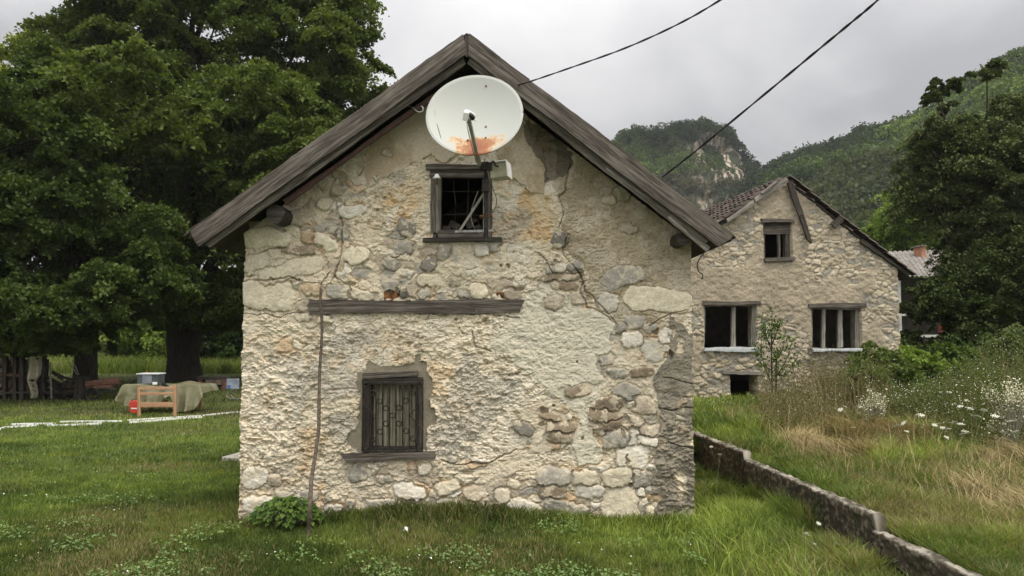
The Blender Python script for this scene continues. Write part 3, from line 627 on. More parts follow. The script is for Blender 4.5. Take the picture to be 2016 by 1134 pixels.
# ---------------------------------------------------------------- low wall on the right
cw = empty('concrete_wall', (2.6, 6, 0), 'low stepped mossy concrete wall running towards the camera right of the house', 'low wall')
def cwall(y0, y1, zt, seed):
    n = int((y1-y0)/.018)+1; yy = np.linspace(y0, y1, n); prof = []
    # profile around the section: left bottom, left top, right top, right bottom
    sec = [(0, t) for t in np.linspace(-.25, zt-.012, 40)]+[(.012, zt)]+[(s, zt) for s in np.linspace(.02, .08, 8)]+[(.092, zt-.012), (.095, -.1)]
    m = len(sec); S = np.array(sec); v = np.zeros((n, m, 3)); q = np.arange(m)
    nzz = fbm(yy[:, None]*26+seed, q[None]*1.1+S[None, :, 1]*14, 5, .65)-.5
    v[..., 0] = wallx(yy)[:, None]+S[None, :, 0]+nzz*.045*((S[None, :, 0] < .02)*-1+(S[None, :, 0] > .09)); v[..., 1] = yy[:, None]; v[..., 2] = S[None, :, 1]+(fbm(yy[:, None]*18, S[None, :, 0]*25+seed, 4)-.5)*.035*(S[None, :, 1] > zt-.02)
    v[..., 1] += ((np.arange(n) == 0)*1.-(np.arange(n) == n-1)*1.)[:, None]*(fbm(S[None, :, 0]*20, S[None, :, 1]*20, 3)-.5)*.06
    t1 = fbm(yy[:, None]*5, S[None, :, 1]*9+S[None, :, 0]*9, 5, .6); top = (S[None, :, 1] >= zt-.001)*np.ones((n, 1))
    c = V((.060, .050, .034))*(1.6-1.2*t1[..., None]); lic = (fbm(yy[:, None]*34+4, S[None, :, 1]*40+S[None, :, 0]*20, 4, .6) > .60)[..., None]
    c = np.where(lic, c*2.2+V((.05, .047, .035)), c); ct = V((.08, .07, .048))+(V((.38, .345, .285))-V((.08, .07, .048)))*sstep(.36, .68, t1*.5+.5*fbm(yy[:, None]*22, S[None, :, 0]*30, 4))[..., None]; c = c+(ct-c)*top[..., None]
    moss = (fbm(yy[:, None]*7+50, S[None, :, 1]*7, 4) > .6)[..., None]; c = np.where(moss & (S[None, :, 1] < zt-.03)[..., None], c*.5+V((.012, .016, .005)), c)
    fa = grid_faces(n, m); vv = v.reshape(-1, 3); e0 = np.arange(m); vv2 = np.concatenate([vv, [[wallx(y0)+.055, y0, zt*.5-.1], [wallx(y1)+.055, y1, zt*.5-.1]]])
    tri = np.array([(i+1, i, n*m) for i in range(m-1)]+[((n-1)*m+i, (n-1)*m+i+1, n*m+1) for i in range(m-1)])
    cc = np.concatenate([c.reshape(-1, 3), [[.12, .11, .08]]*2])
    np_mesh('wall_section', vv2, [fa, tri], WALLM, cw, cc, smooth=False)
cwall(3.0, 5.5, .295, 1); cwall(5.5, 8.0, .40, 22); cwall(8.0, 11.5, .467, 43)

# ---------------------------------------------------------------- foliage tools
def rvec(n):
    v = rng.normal(size=(n, 3)); return v/np.linalg.norm(v, axis=1, keepdims=True)
def leaf_mesh(name, C, size, col, mat, parent=None, up=.6, wid=.75, droop=.25, axis=None):
    """one small folded leaf per centre"""
    n = len(C); nrm = rvec(n); nrm[:, 2] = np.abs(nrm[:, 2])*.6+up; nrm /= np.linalg.norm(nrm, axis=1, keepdims=True)
    t = rvec(n) if axis is None else axis+rvec(n)*.5
    t -= nrm*(t*nrm).sum(1, keepdims=True); t /= np.linalg.norm(t, axis=1, keepdims=True)+1e-9; b = np.cross(nrm, t)
    s = (np.ones(n)*size*rng.uniform(.65, 1.35, n))[:, None]; f = rng.uniform(.05, .25, n)[:, None]
    v = np.stack([C-t*s*.5, C+b*s*wid*.5+nrm*s*f, C+t*s*.5-np.array([0, 0, 1])*s*droop, C-b*s*wid*.5+nrm*s*f], 1).reshape(-1, 3)
    i = np.arange(n)*4; fa = np.concatenate([np.stack([i, i+1, i+2], 1), np.stack([i, i+2, i+3], 1)])
    return np_mesh(name, v, fa, mat, parent, np.repeat(col, 4, 0), smooth=False)
def mixcol(c1, c2, t): t = np.clip(np.asarray(t), 0, 1)[:, None]; return V(c1)*(1-t)+V(c2)*t
def clumps(lobes, minz=-9):
    """lobes: (centre, radii, number of clumps, clump radius). Shell-weighted positions."""
    P, Rr = [], []
    for c, r, n, cr_ in lobes:
        d = rvec(n); k = rng.uniform(.35, 1.0, n)**.55
        q = V(c)+d*V(r)*k[:, None]; q = q[q[:, 2] > minz]; P.append(q); Rr.append(np.full(len(q), cr_)*rng.uniform(.6, 1.3, len(q)))
    return np.concatenate(P), np.concatenate(Rr)
def crown(name, lobes, per, size, c1, c2, mat, parent, minz=-9, flat=.5, c3=None, n3=0, up=.6, core=None):
    P, Rr = clumps(lobes, minz); n = len(P)
    if core is None: core = V(lobes[0][0])
    ns = 7; sg = rng.normal(size=(n*ns, 3))*.48; sub = np.repeat(np.arange(n*ns), max(1, per//ns)); idx = sub//ns
    g = sg[sub]+rng.normal(size=(len(idx), 3))*.17; g[:, 2] *= flat
    out = P[idx]-core; hd = np.hypot(out[:, 0], out[:, 1])+1e-6; rr = np.hypot(g[:, 0], g[:, 1])
    C = P[idx]+g*Rr[idx][:, None]; C[:, 2] -= (rr**2)*Rr[idx]*.35
    tone = rng.uniform(0, 1, n)[idx]*.4+rng.uniform(0, 1, n*ns)[sub]*.25+rng.uniform(0, 1, len(idx))*.35; col = mixcol(c1, c2, tone)
    if c3 is not None: m = (rng.random(n) < n3)[idx]; col[m] = V(c3)*rng.uniform(.7, 1.2, m.sum())[:, None]
    ok = C[:, 2] > minz; leaf_mesh(name, C[ok], size, col[ok], mat, parent, up=up); return P
def limbs(mb, base, top_r, targets, r0, fork_z, every=1):
    base = Vector(base)
    for k, q in enumerate(targets[::every]):
        q = Vector(q); s = base+Vector((0, 0, fork_z*(.7+.6*random.random()))); L_ = (q-s).length
        m1 = s.lerp(q, .35)+Vector((random.uniform(-.06, .06)*L_, random.uniform(-.06, .06)*L_, .12*L_)); m2 = s.lerp(q, .7)+Vector((random.uniform(-.05, .05)*L_, 0, .07*L_))
        pts = spline([s, m1, m2, q], 9); mb.tube(pts, [max(r0*(1-i/9.5), .015) for i in range(10)], 6, wob=.15)
def trunk_tube(mb, pts, rad, n=14): mb.tube(spline(pts, 16), list(np.interp(np.linspace(0, 1, 17), np.linspace(0, 1, len(rad)), rad)), n, wob=.14)

# two big trees of the yard
def big_tree(px_, py_, label, r, lobes, per, size, minz, nlimb, seedcols, lean=0):
    g = gpt(px_, py_); t = empty('maple_tree', g, label, 'tree', 'big trees in the yard')
    tops = [V(l[0]) for l in lobes]; mb = MB(); hi = tops[0][2]
    trunk_tube(mb, [g-Vector((0, 0, .2)), g+Vector((0, 0, .35)), g+Vector((lean*.2, 0, 1.6)), g+Vector((lean*.6, 0, 4)), g+Vector((lean, 0, hi*.8)), g+Vector((lean*1.1, 0, hi*(1.15 if r > .4 else .9)))], [r*1.5, r*1.12, r, r*.95, r*.5, r*.1])
    P = crown('crown', lobes, per, size, *seedcols, LEAF, t, minz=minz, core=V((g.x, g.y, hi*.6)))
    limbs(mb, g, 0, [tuple(q) for q in tops], r*.42, 3.2); k = rng.choice(len(P), nlimb); limbs(mb, g+Vector((lean*.8, 0, 2)), 0, [tuple(P[i]*.72+V(g+Vector((0, 0, hi*.6)))*.28) for i in k], r*.13, 4.5)
    mb.build('trunk', BARK, t, smooth=True); return g
D1, D2 = (.034, .056, .012), (.125, .158, .040)
def w(px_, py_, Y): return tuple(at(px_, py_, Y))
big_tree(360, 752, 'massive dark green broadleaf tree with the thickest trunk, right behind the wooden headboard', .56,
    [(w(430, 120, 29.5), (6.0, 5, 4.5), 135, 1.1), (w(665, 165, 28.5), (2.2, 3.0, 2.3), 34, .8), (w(600, 40, 29), (2.6, 3, 2.6), 34, .9), (w(255, 110, 29), (3.2, 4, 2.8), 62, 1.05), (w(330, 330, 28), (5.0, 5, 2.8), 78, 1.0),
     (w(560, 330, 27.5), (2.9, 4, 2.0), 30, .85), (w(430, 520, 29), (4.0, 5, 2.3), 85, 1.0), (w(250, 560, 29), (3.2, 4, 1.6), 50, .95), (w(400, -150, 30), (4.6, 5, 3.5), 45, 1.2), (w(440, 600, 33), (2.8, 2, 1.3), 40, .9), (w(300, 220, 24), (3.6, 3.6, 2.0), 46, .95), (w(520, 250, 24.5), (2.6, 3, 1.8), 26, .9)], 860, .145, 1.9, 60, (D1, D2))
big_tree(167, 778, 'dark broadleaf tree behind the woodpile, left of the thickest trunk', .29,
    [(w(50, 300, 21.5), (2.9, 3, 2.2), 60, .8), (w(40, 480, 21.5), (3.2, 3.2, 1.7), 60, .75), (w(190, 500, 21.5), (2.7, 3, 1.6), 46, .7), (w(15, 190, 22.5), (.8, 2, .8), 6, .6), (w(190, 380, 22), (2.2, 3, 1.4), 22, .7),
     (w(110, 610, 20.5), (2.1, 2.5, .55), 38, .55), (w(20, 655, 20.3), (1.2, 1.2, .4), 20, .4), (w(128, 672, 20.2), (.6, 1, .25), 9, .3), (w(-180, 350, 22), (3, 3, 4), 45, .9)], 800, .115, .95, 40, ((.024, .042, .010), (.088, .122, .032)))
# yellow-green tree behind, seen through the gaps
def plain_tree(name, label, px_, py_, r, lobes, per, size, cols, mat=LEAF, cat='tree', group=None, minz=0.1, nl=14, up=.6):
    g = gpt(px_, py_) if py_ else Vector(px_); t = empty(name, g, label, cat, group); mb = MB(); tops = [V(l[0]) for l in lobes]
    top = tops[0]; trunk_tube(mb, [g-Vector((0, 0, .2)), g+Vector((.03, 0, .6)), g.lerp(Vector(top), .5), Vector(top)], [r*1.25, r, r*.7, r*.2], 9)
    P = crown('crown', lobes, per, size, *cols, mat, t, minz=minz, up=up); k = rng.choice(len(P), nl); limbs(mb, g, 0, [tuple(P[i]) for i in k], r*.35, (top[2]-g.z)*.35)
    mb.build('trunk', BARK, t, smooth=True); return t
YG = ((.15, .18, .04), (.34, .36, .10))
plain_tree('linden_tree', 'bright yellow-green tree far behind, peeking out at the upper left', (-32, 52, .8), None, .3,
    [(w(55, 130, 52), (2.6, 3, 3.2), 26, 1.2), (w(120, 330, 52), (5, 3, 5), 50, 1.5), (w(20, 640, 54), (5, 3, 2.5), 50, 1.2)], 160, .42, YG)
plain_tree('linden_tree', 'yellow-green tree far behind, seen through gaps of the massive tree', (-21.5, 50, .8), None, .25,
    [(w(330, 450, 50), (3.6, 3, 3), 40, 1.3), (w(330, 320, 50), (2.5, 3, 3), 14, 1.2)], 150, .40, YG)
# bushes behind the yard
def bush(name, label, px_, Y, wx, wy, hz, n, per, size, cols, mat=LEAF, cat='bush', group=None, flat=.6, z0=None, cr_=.35):
    a = at(px_, 665, Y); g = Vector((a.x, Y, float(gz(a.x, Y)))); t = empty(name, g, label, cat, group)
    P = crown('foliage', [((g.x, g.y, g.z+hz*.5), (wx, wy, hz*.5), n, cr_)], per, size, *cols, mat, t, minz=g.z+.02, flat=flat)
    mb = MB(); k = rng.choice(len(P), 9); limbs(mb, g, 0, [tuple(P[i]) for i in k], .03+hz*.008, .12); mb.build('stems', BARK, t); return t
MG = ((.09, .14, .025), (.24, .31, .07)); LG = ((.16, .20, .05), (.38, .42, .16)); DG = ((.018, .034, .009), (.05, .085, .02))
for a in ((215, 47, 3.0, 2.2, 3.6, 70, 150, .26, LG, 'pale bush behind the yard between the two big trunks, left one'), (290, 45, 2.2, 2, 3.0, 60, 160, .22, MG, 'mid green bush behind the yard, just left of the thickest trunk'),
          (120, 46, 2.6, 2, 3.4, 50, 150, .26, LG, 'pale bush behind the woodpile at the far edge of the meadow'), (20, 48, 3, 2, 4.5, 70, 150, .28, LG, 'tall pale bush behind the shed at the left edge'),
          (440, 43, 2.4, 2, 3.8, 110, 170, .24, DG, 'dark bush behind the yard between the thickest trunk and the house'), (500, 44, 2.4, 2, 4.5, 110, 170, .24, DG, 'dark bush mostly hidden behind the left house wall'),
          (380, 50, 3.4, 2, 4.5, 100, 160, .30, DG, 'tall dark bush straight behind the thickest trunk')):
    bush('bush', a[9], *a[:8], a[8], group='bushes behind the yard', cr_=.7)

# ---------------------------------------------------------------- hills
def hill(name, crest, Yc, Yf, zf, amp, colfn, nu_=260, nv=120, back=60):
    px_ = np.array([c[0] for c in crest], float); py_ = np.array([c[1] for c in crest], float)
    u = np.linspace(px_[0], px_[-1], nu_); cy = np.interp(u, px_, py_); Yc_ = np.interp(u, px_, Yc)
    top = np.array([at(a, b, y) for a, b, y in zip(u, cy, Yc_)]); t = np.linspace(0, 1.25, nv)
    foot = np.array([at(a, 665, yf) for a, yf in zip(u, np.interp(u, px_, Yf))]); foot[:, 2] = zf
    return u, top, foot, t
def sheet(name, u, top, foot, t, prof, amp, colfn, mat, lab=None):
    T_, U_ = np.meshgrid(t, u, indexing='ij'); k = np.where(T_ <= 1, T_, 1+(T_-1)*1.5)[..., None]
    P = foot[None]*(1-k)+top[None]*k; s = np.where(T_ <= 1, prof(np.clip(T_, 0, 1)), 1-(T_-1)*2.2)
    P[..., 2] = foot[None, :, 2]*(1-s)+top[None, :, 2]*s
    d = (fbm(P[..., 0]*.05, P[..., 2]*.07, 5)-.5)*amp*np.clip(T_*3, 0, 1)*(1-.7*(np.abs(T_-1) < .06)); P[..., 1] -= d*2.0; P[..., 2] += d*.5; d2 = (np.abs(fbm(P[..., 0]*.22, P[..., 2]*.12, 5, .6)-.5)-.12)*np.clip((1-T_)*6, 0, 1)*4; P[..., 1] -= d2*(P[..., 1] > 200)
    o = np_mesh(name, P.reshape(-1, 3), grid_faces(*T_.shape), mat, None, colfn(P, T_, U_).reshape(-1, 3)); tag(o, kind='structure'); return P, T_, U_
HILLM = mat_col('hill_ground', scale=.35, bs=1, bd=1.2, var=.5)
TPL = rvec(170); TPL[:, 2] = np.abs(TPL[:, 2])*1.1-.25
def forest(name, pos, rad, col, leaf=.25):
    n = len(pos); m = len(TPL); sq = rng.uniform(.75, 1.25, (n, 3)); C = pos[:, None]+(TPL[None]+rng.normal(0, .13, (n, m, 3)))*sq[:, None]*rad[:, None, None]
    cc = col[:, None]*rng.uniform(.65, 1.35, (n, 1, 1))*rng.uniform(.85, 1.15, (n, m, 1))*.92; s = np.repeat(rad, m)*leaf
    o = leaf_mesh(name, C.reshape(-1, 3), s, np.clip(cc.reshape(-1, 3), 0, 1), LEAF, None, up=.5, wid=.9); return tag(o, kind='stuff')
crA = [(1120,330),(1180,300),(1215,280),(1250,264),(1300,256),(1360,253),(1405,256),(1430,266),(1448,290),(1466,318),(1490,345),(1520,372),(1560,400),(1620,430)]
u, top, foot, t = hill('rocky_hill', crA, [250]*14, [205]*14, 1, 8, None)
def colA(P, T_, U_):
    rock = sstep(.41, .49, fbm(P[..., 0]*.35, P[..., 2]*.16, 6, .65)); right = sstep(1330, 1420, U_+30*(fbm(P[..., 0]*.08, P[..., 2]*.08, 3)-.5)*4)
    st = fbm(P[..., 0]*1.3, P[..., 2]*.35, 5, .65); rc = V((.38, .32, .24))*(.05+1.9*sstep(.3, .75, st)[..., None]); dk = V((.045, .055, .03))
    m = rock*right*sstep(1.0, .86, T_); return dk*(1-m[..., None])+rc*m[..., None]
PA, TA, UA = sheet('rocky_hill', u, top, foot, t, lambda s: s**.75, 12, colA, HILLM)
crB = [(1440,400),(1480,366),(1500,350),(1530,326),(1570,312),(1600,304),(1640,294),(1700,264),(1760,246),(1830,216),(1880,182),(1930,145),(1965,124),(2016,104),(2120,50),(2300,-60)]
crB = [(a_, b_+8+18*min(1, max(0, (a_-1650)/250))) for a_, b_ in crB]
YB_ = [230,228,226,224,220,216,212,205,198,190,182,176,170,165,155,145]
u, top, foot, t = hill('wooded_hill', crB, YB_, [y*.38 for y in YB_], 1, 8, None)
def colB(P, T_, U_):
    rock = sstep(.5, .6, fbm(P[..., 0]*.2, P[..., 2]*.12, 4))*sstep(1590, 1540, U_)*sstep(1.0, .94, T_)*sstep(.7, .8, T_)
    return V((.035, .042, .022))*(1-rock[..., None])+V((.34, .30, .24))*rock[..., None]
PB, TB, UB = sheet('wooded_hill', u, top, foot, t, lambda s: s, 9, colB, HILLM)
def pick(P, n, f):
    i = rng.integers(0, P.shape[0]-1, n*4); j = rng.integers(0, P.shape[1]-1, n*4); k = f(i, j); return i[k][:n], j[k][:n]
i, j = pick(PB, 4200, lambda i, j: (TB[i, j] < 1.06) & (rng.random(len(i)) < (.35+.65*TB[i, j])) & ~((UB[i, j] < 1585) & (TB[i, j] > .76) & (TB[i, j] < .93)))
q = PB[i, j]+rng.normal(0, .8, (len(i), 3))*V((1, 1, 0)); nz_ = fbm(q[:, 0]*.035+5, q[:, 2]*.05, 3); tt = TB[i, j]
rad = rng.uniform(1.5, 2.8, len(i))*np.where(tt > .95, .95, 1)*(.75+q[:, 1]/500); conif = (tt > .80)&(UB[i, j] < 1740)|(rng.random(len(i)) < .15)
col = mixcol((.022, .042, .013), (.14, .20, .050), (nz_-.42)*3.6+rng.normal(0, .2, len(i))); bare = (nz_ < .47)&(tt < .6)
col[bare] = mixcol((.034, .046, .022), (.085, .10, .045), rng.random(bare.sum())); col[conif] = mixcol((.018, .032, .014), (.04, .06, .028), rng.random(conif.sum()))
q[:, 2] += rad*.35; forest('woodland', q, rad, col)
i, j = pick(PA, 1500, lambda i, j: (TA[i, j] < 1.08) & ((TA[i, j] > .93) | (UA[i, j] < 1310+40*rng.normal(size=len(i))) | (rng.random(len(i)) < .07)))
q = PA[i, j]; rad = rng.uniform(1.3, 2.7, len(i)); nz_ = fbm(q[:, 0]*.06+5, q[:, 2]*.06, 3)
col = mixcol((.024, .046, .014), (.14, .20, .05), (nz_-.35)*2.6+(1330-UA[i, j])/300); low = (TA[i, j] < .62); col[low] = mixcol((.05, .055, .035), (.10, .095, .065), rng.random(low.sum()))
q[:, 2] += rad*.25; forest('hilltop_wood', q, rad, col)
# single trees on the skyline
def pine(label, px_, py0, py1, Y, group, wide=.5, tiers=7):
    b, tp = at(px_, py0, Y), at(px_, py1, Y); h = tp.z-b.z; t = empty('pine_tree', b, label, 'pine tree', group)
    mb = MB(); mb.tube([b-Vector((0, 0, 2)), b.lerp(tp, .5)+Vector((.2, 0, 0)), tp], [h*.035, h*.025, h*.008], 6); C = []
    for k in range(tiers):
        f = .30+.68*k/(tiers-1); c_ = b.lerp(tp, f)
        for s in range(3):
            an = random.uniform(0, 6.28); r_ = h*wide*(1.05-f*.75)*random.uniform(.6, 1.1); e = c_+Vector((math.cos(an)*r_, math.sin(an)*r_, h*.04)); mb.tube([c_, e], [h*.012, h*.004], 4)
            for _ in range(26): u_ = random.uniform(.3, 1.05); p_ = c_.lerp(e, u_); C.append((p_.x+random.gauss(0, h*.05), p_.y+random.gauss(0, h*.05), p_.z+random.gauss(0, h*.014)))
    mb.build('trunk', BARK, t); C = np.array(C); leaf_mesh('crown', C, h*.075, mixcol((.012, .022, .010), (.03, .045, .02), rng.random(len(C))), LEAFD, t, up=1.2)
pine('lone flat-tiered pine standing free in the saddle between the two hills', 1491, 352, 318, 238, 'pines on the skyline', .5)
pine('taller of two dark pines at the right edge of the rocky cliff', 1464, 335, 298, 246, 'pines on the skyline', .36, 9)
pine('smaller dark pine lowest at the right edge of the rocky cliff', 1473, 350, 322, 246, 'pines on the skyline', .36, 8)
pine('small pointed fir rising from the wooded ridge above the far house', 1601, 312, 294, 214, 'pines on the skyline', .3, 8)
pine('left of two small umbrella-shaped trees on the wooded ridge', 1636, 300, 276, 210, 'pines on the skyline', .5, 5)
pine('right of two small umbrella-shaped trees on the wooded ridge', 1649, 296, 271, 210, 'pines on the skyline', .5, 5)

# ---------------------------------------------------------------- far house
FA = R(8); FO = gpt(1560, 788); FO = Vector((at(1322, 788, FO.y).x, FO.y-.4, 0)); print('far house', FO)
def fuv(px_, py_):
    a, b = (px_-CX)/F, (CY-py_)/F; d = Vector((a, cp-b*sp_, sp_+b*cp)); n = Vector((math.sin(FA), -math.cos(FA), 0))
    k = (Vector((FO.x, FO.y, EYE))-Vector((0, 0, EYE))).dot(n)/d.dot(n); p = Vector((0, 0, EYE))+d*k; return (p-Vector((FO.x, FO.y, 0))).dot(Vector((math.cos(FA), math.sin(FA), 0))), p.z, p
def fw(u_, v_, z_): return Vector((FO.x+u_*math.cos(FA)-v_*math.sin(FA), FO.y+u_*math.sin(FA)+v_*math.cos(FA), z_))   # v = depth behind the facade
def fat(px_, py_, v_=0): u_, z_, _ = fuv(px_, py_); return fw(u_, v_, z_)
fz0 = .2; fU = fuv(1768, 600)[0]; far = empty('stone_house', fw(fU/2, 0, fz0), 'smaller abandoned rubble-stone house with empty windows behind on the right', 'house')
def far_relief(U, Z, px, py):
    w1 = (fbm(U*2.5, Z*2.5, 4)-.5)*2; w2 = (fbm(U*2.5+40, Z*2.5+40, 4)-.5)*2
    k1, k2, ki = worley(U/.165+w1*.8, Z/.095+w2*.8); e = k2-k1; a = fbm(U*9, Z*11, 5, .6)-.5
    cov = sstep(.46, .56, fbm(U*.9+3, Z*.9+9, 4)-.06*(py < 470)-.08*(py > 690)+.08*((py > 480) & (py < 600) & (px < 1640)))
    h = .042*np.sqrt(np.clip(e, 0, .4))*(.3+ki)+.06*a; h = h*(1-cov*.75)+cov*(.022+.03*a)
    t = fbm(U*2+4, Z*2, 4)[..., None]; c = np.where((ki < .25)[..., None], V((.31, .29, .235)), np.where((ki < .6)[..., None], V((.41, .35, .245)), V((.50, .435, .32))))
    c = np.where((e < .09)[..., None], V((.26, .22, .155)), c)*(.75+.5*t); c = c*(1-cov[..., None])+V((.37, .315, .225))*(.8+.4*t)*cov[..., None]
    dirt = inpoly(px+w1*30, py+w2*30, [(1590,690),(1690,690),(1700,780),(1600,800)])[..., None]; c = np.where(dirt, c*.55, c)
    return h, c
rg = fuv(1547, 352); el = fuv(1322, 505); er = fuv(1790, 545)
def fund(u_, d):
    return (rg[1]+(u_-rg[0])*(el[1]-rg[1])/(el[0]-rg[0]) if u_ < rg[0] else rg[1]+(u_-rg[0])*(er[1]-rg[1])/(er[0]-rg[0]))-d
fo = [(-.1, -.3), (fU+.1, -.3), (fU+.1, fund(fU, .12)), (rg[0], fund(rg[0], .08)), (-.1, fund(0, .12))]
def fr_(x0, x1, y0, y1): a, b = fuv(x0, y1), fuv(x1, y0); return (a[0], b[0], a[1], b[1])
FH = [fr_(1504, 1558, 437, 514), fr_(1385, 1489, 600, 690), fr_(1597, 1694, 606, 690), fr_(1438, 1492, 735, 800), fr_(1608, 1662, 742, 790)]
relief_sheet('front_wall', (FO.x, FO.y), FA, 0, fU, -.1, rg[1], .016, fo, FH, far_relief, WALLF, far, back=.42)
def fbox(name, u0_, u1_, v0, v1, z0, z1, mat, parent, bev=0):
    mb = MB(); pts = [fw(u_, v_, z0) for u_, v_ in ((u0_, v0), (u1_, v0), (u1_, v1), (u0_, v1))]; mb.prism(pts, (0, 0, z1-z0)); return mb.build(name, mat, parent, bevel=bev)
relief_sheet('side_wall', tuple(fw(.02, 7, 0))[:2], FA-R(90), 0, 6.9, -.1, fund(0, .12), .05, [(-9, -9), (99, -9), (99, 99), (-9, 99)], [], side_relief, WALLM, far, back=.3)
relief_sheet('side_wall', tuple(fw(fU-.02, .1, 0))[:2], FA+R(90), 0, 6.9, -.1, fund(fU, .12), .05, [(-9, -9), (99, -9), (99, 99), (-9, 99)], [], side_relief, WALLM, far, back=.3)
MB().prism([fw(.03, 7, -.1), fw(fU-.03, 7, -.1), fw(fU-.03, 7, fund(fU, .055)), fw(rg[0], 7, fund(rg[0], .055)), fw(.03, 7, fund(0, .055))], fw(0, .3, 0)-fw(0, 0, 0)).build('back_wall', bpy.data.materials['plain_render'], far)
fbox('upper_floor', .3, fU-.3, .43, 6.9, fuv(1500, 715)[1], fuv(1500, 700)[1], WOODD, far)
# roof: rows of channel tiles on the left slope, dark tile edge on the right
rf = MB()
for e in (el, er):
    s0 = Vector((rg[0], 0, rg[1])); s1 = Vector((e[0], 0, e[1])); v0_ = -.03
    rf.prism([fw(s0.x, v0_, s0.z), fw(s1.x, v0_, s1.z), fw(s1.x, v0_, s1.z-.05), fw(s0.x, v0_, s0.z-.05)], fw(0, 7.6, 0)-fw(0, 0, 0))
rfo = rf.build('roof', WOODD, far); tm = MB()
for e in (el, er):
    s0 = Vector((rg[0], 0, rg[1])); s1 = Vector((e[0], 0, e[1])); up = Vector((-(s1-s0).z, 0, (s1-s0).x)).normalized(); up = up if up.z > 0 else -up; nr = 13
    for r_ in range(nr):
        a, b = s0.lerp(s1, r_/nr), s0.lerp(s1, (r_+1.15)/nr)
        for k in range(34):
            v_ = -.05+k*.225+random.uniform(-.012, .012); lift = random.uniform(0, .018)
            if random.random() < .03+.06*(k == 0): continue
            vs = []
            for q_, o_ in ((a, .02), (b, .05)):
                for w_, h_ in ((-.10, 0), (-.05, .045), (.05, .045), (.10, 0)): p_ = q_+up*(o_+lift+h_); vs.append(fw(p_.x, v_+w_, p_.z))
            tm.add(vs, [(0, 1, 5, 4), (1, 2, 6, 5), (2, 3, 7, 6), (0, 3, 2, 1), (4, 5, 6, 7)])
tm.build('roof_tiles', TILE, rfo)
def fplank(name, p, q, wpx, mat, v_=-.05, th=.05, parent=None, seed=0, **k):
    a, b = fat(*p, v_), fat(*q, v_); return plank(name, a, b, wpx*FO.y/F, th, mat, parent or far, jag=.008, nrm=(math.sin(FA), -math.cos(FA), 0), seed=seed, rag=.02, **k)
fplank('verge_board', (1543, 356), (1480, 397), 10, WOODL, -.16, seed=50); fplank('verge_board', (1478, 400), (1425, 437), 9, WOODL, -.17, seed=51)
fplank('verge_splinter', (1520, 362), (1492, 384), 5, WOODL, -.2, seed=52)
fplank('hanging_board', (1549, 360), (1572, 425), 12, WOODD, -.14, seed=53); fplank('hanging_board', (1571, 420), (1589, 478), 9, WOODD, -.12, seed=54, end=(0, .05))
fplank('verge_board', (1690, 473), (1786, 541), 7, WOODD, -.08, seed=55); fplank('rafter_end', (1632, 448), (1650, 430), 12, WOODD, -.15, seed=56)
def fwin(label, x0, x1, y0, y1, mulls, lint, sill, mat=WOODL, head=0, sillm=None):
    t = empty('window', fat((x0+x1)/2, (y0+y1)/2), label, parent=far); d = .06
    def bd(n, a0, a1, b0, b1, m=mat, v_=d, th=.06, seed=1):
        if a1-a0 > b1-b0: p, q, ww = (a0, (b0+b1)/2), (a1, (b0+b1)/2), b1-b0
        else: p, q, ww = ((a0+a1)/2, b1), ((a0+a1)/2, b0), a1-a0
        fplank(n, p, q, ww, m, v_, th, t, seed)
    bd('frame_head', x0, x1, y0, y0+5+head); bd('frame_rail', x0, x1, y1-5, y1); bd('frame_jamb', x0, x0+6, y0+5+head, y1-5, v_=d+.003); bd('frame_jamb', x1-8, x1, y0+5+head, y1-5, v_=d+.003)
    for m_, ww in mulls: bd('mullion', m_-ww/2, m_+ww/2, y0+5+head, y1-5, v_=d+.006)
    if lint: bd('lintel', *lint, m=WOOD, v_=-.06, th=.2, seed=61)
    if sill: bd('sill', *sill, m=sillm or mat, v_=-.08, th=.2, seed=62)
CSIL = mat_noise('pale_sill', (.36, .38, .38), (.5, .52, .52), 8, .7)
fwin('small attic window under the gable of the abandoned house', 1504, 1558, 437, 514, [(1537, 4)], (1497, 1561, 432, 439), (1503, 1561, 508, 515), head=18, mat=WOOD)
fwin('left wide empty window of the abandoned house', 1384, 1490, 598, 690, [(1447, 9)], (1382, 1496, 593, 601), (1384, 1490, 684, 692), sillm=CSIL)
fwin('right wide empty window of the abandoned house', 1597, 1695, 604, 690, [(1625, 7), (1658, 10)], (1590, 1704, 597, 606), (1597, 1696, 686, 692), sillm=CSIL)
fwin('low cellar window of the abandoned house half hidden by weeds', 1608, 1662, 742, 792, [], (1603, 1664, 738, 744), None, mat=WOODD)
fplank('door_lintel', (1421, 733), (1500, 734), 7, WOODL, -.05, .2, seed=66)
fc = MB(); fc.tube(spline([fat(1382, 500, -.1), fat(1374, 510, -.1), fat(1369, 522, -.1), fat(1372, 535, -.1), fat(1380, 542, -.1), fat(1378, 551, -.08)], 20), .012, 5); tag(fc.build('hanging_cable', BLACK), 'short curled black cable hanging on the abandoned house wall beneath the nearer roof', 'cable')

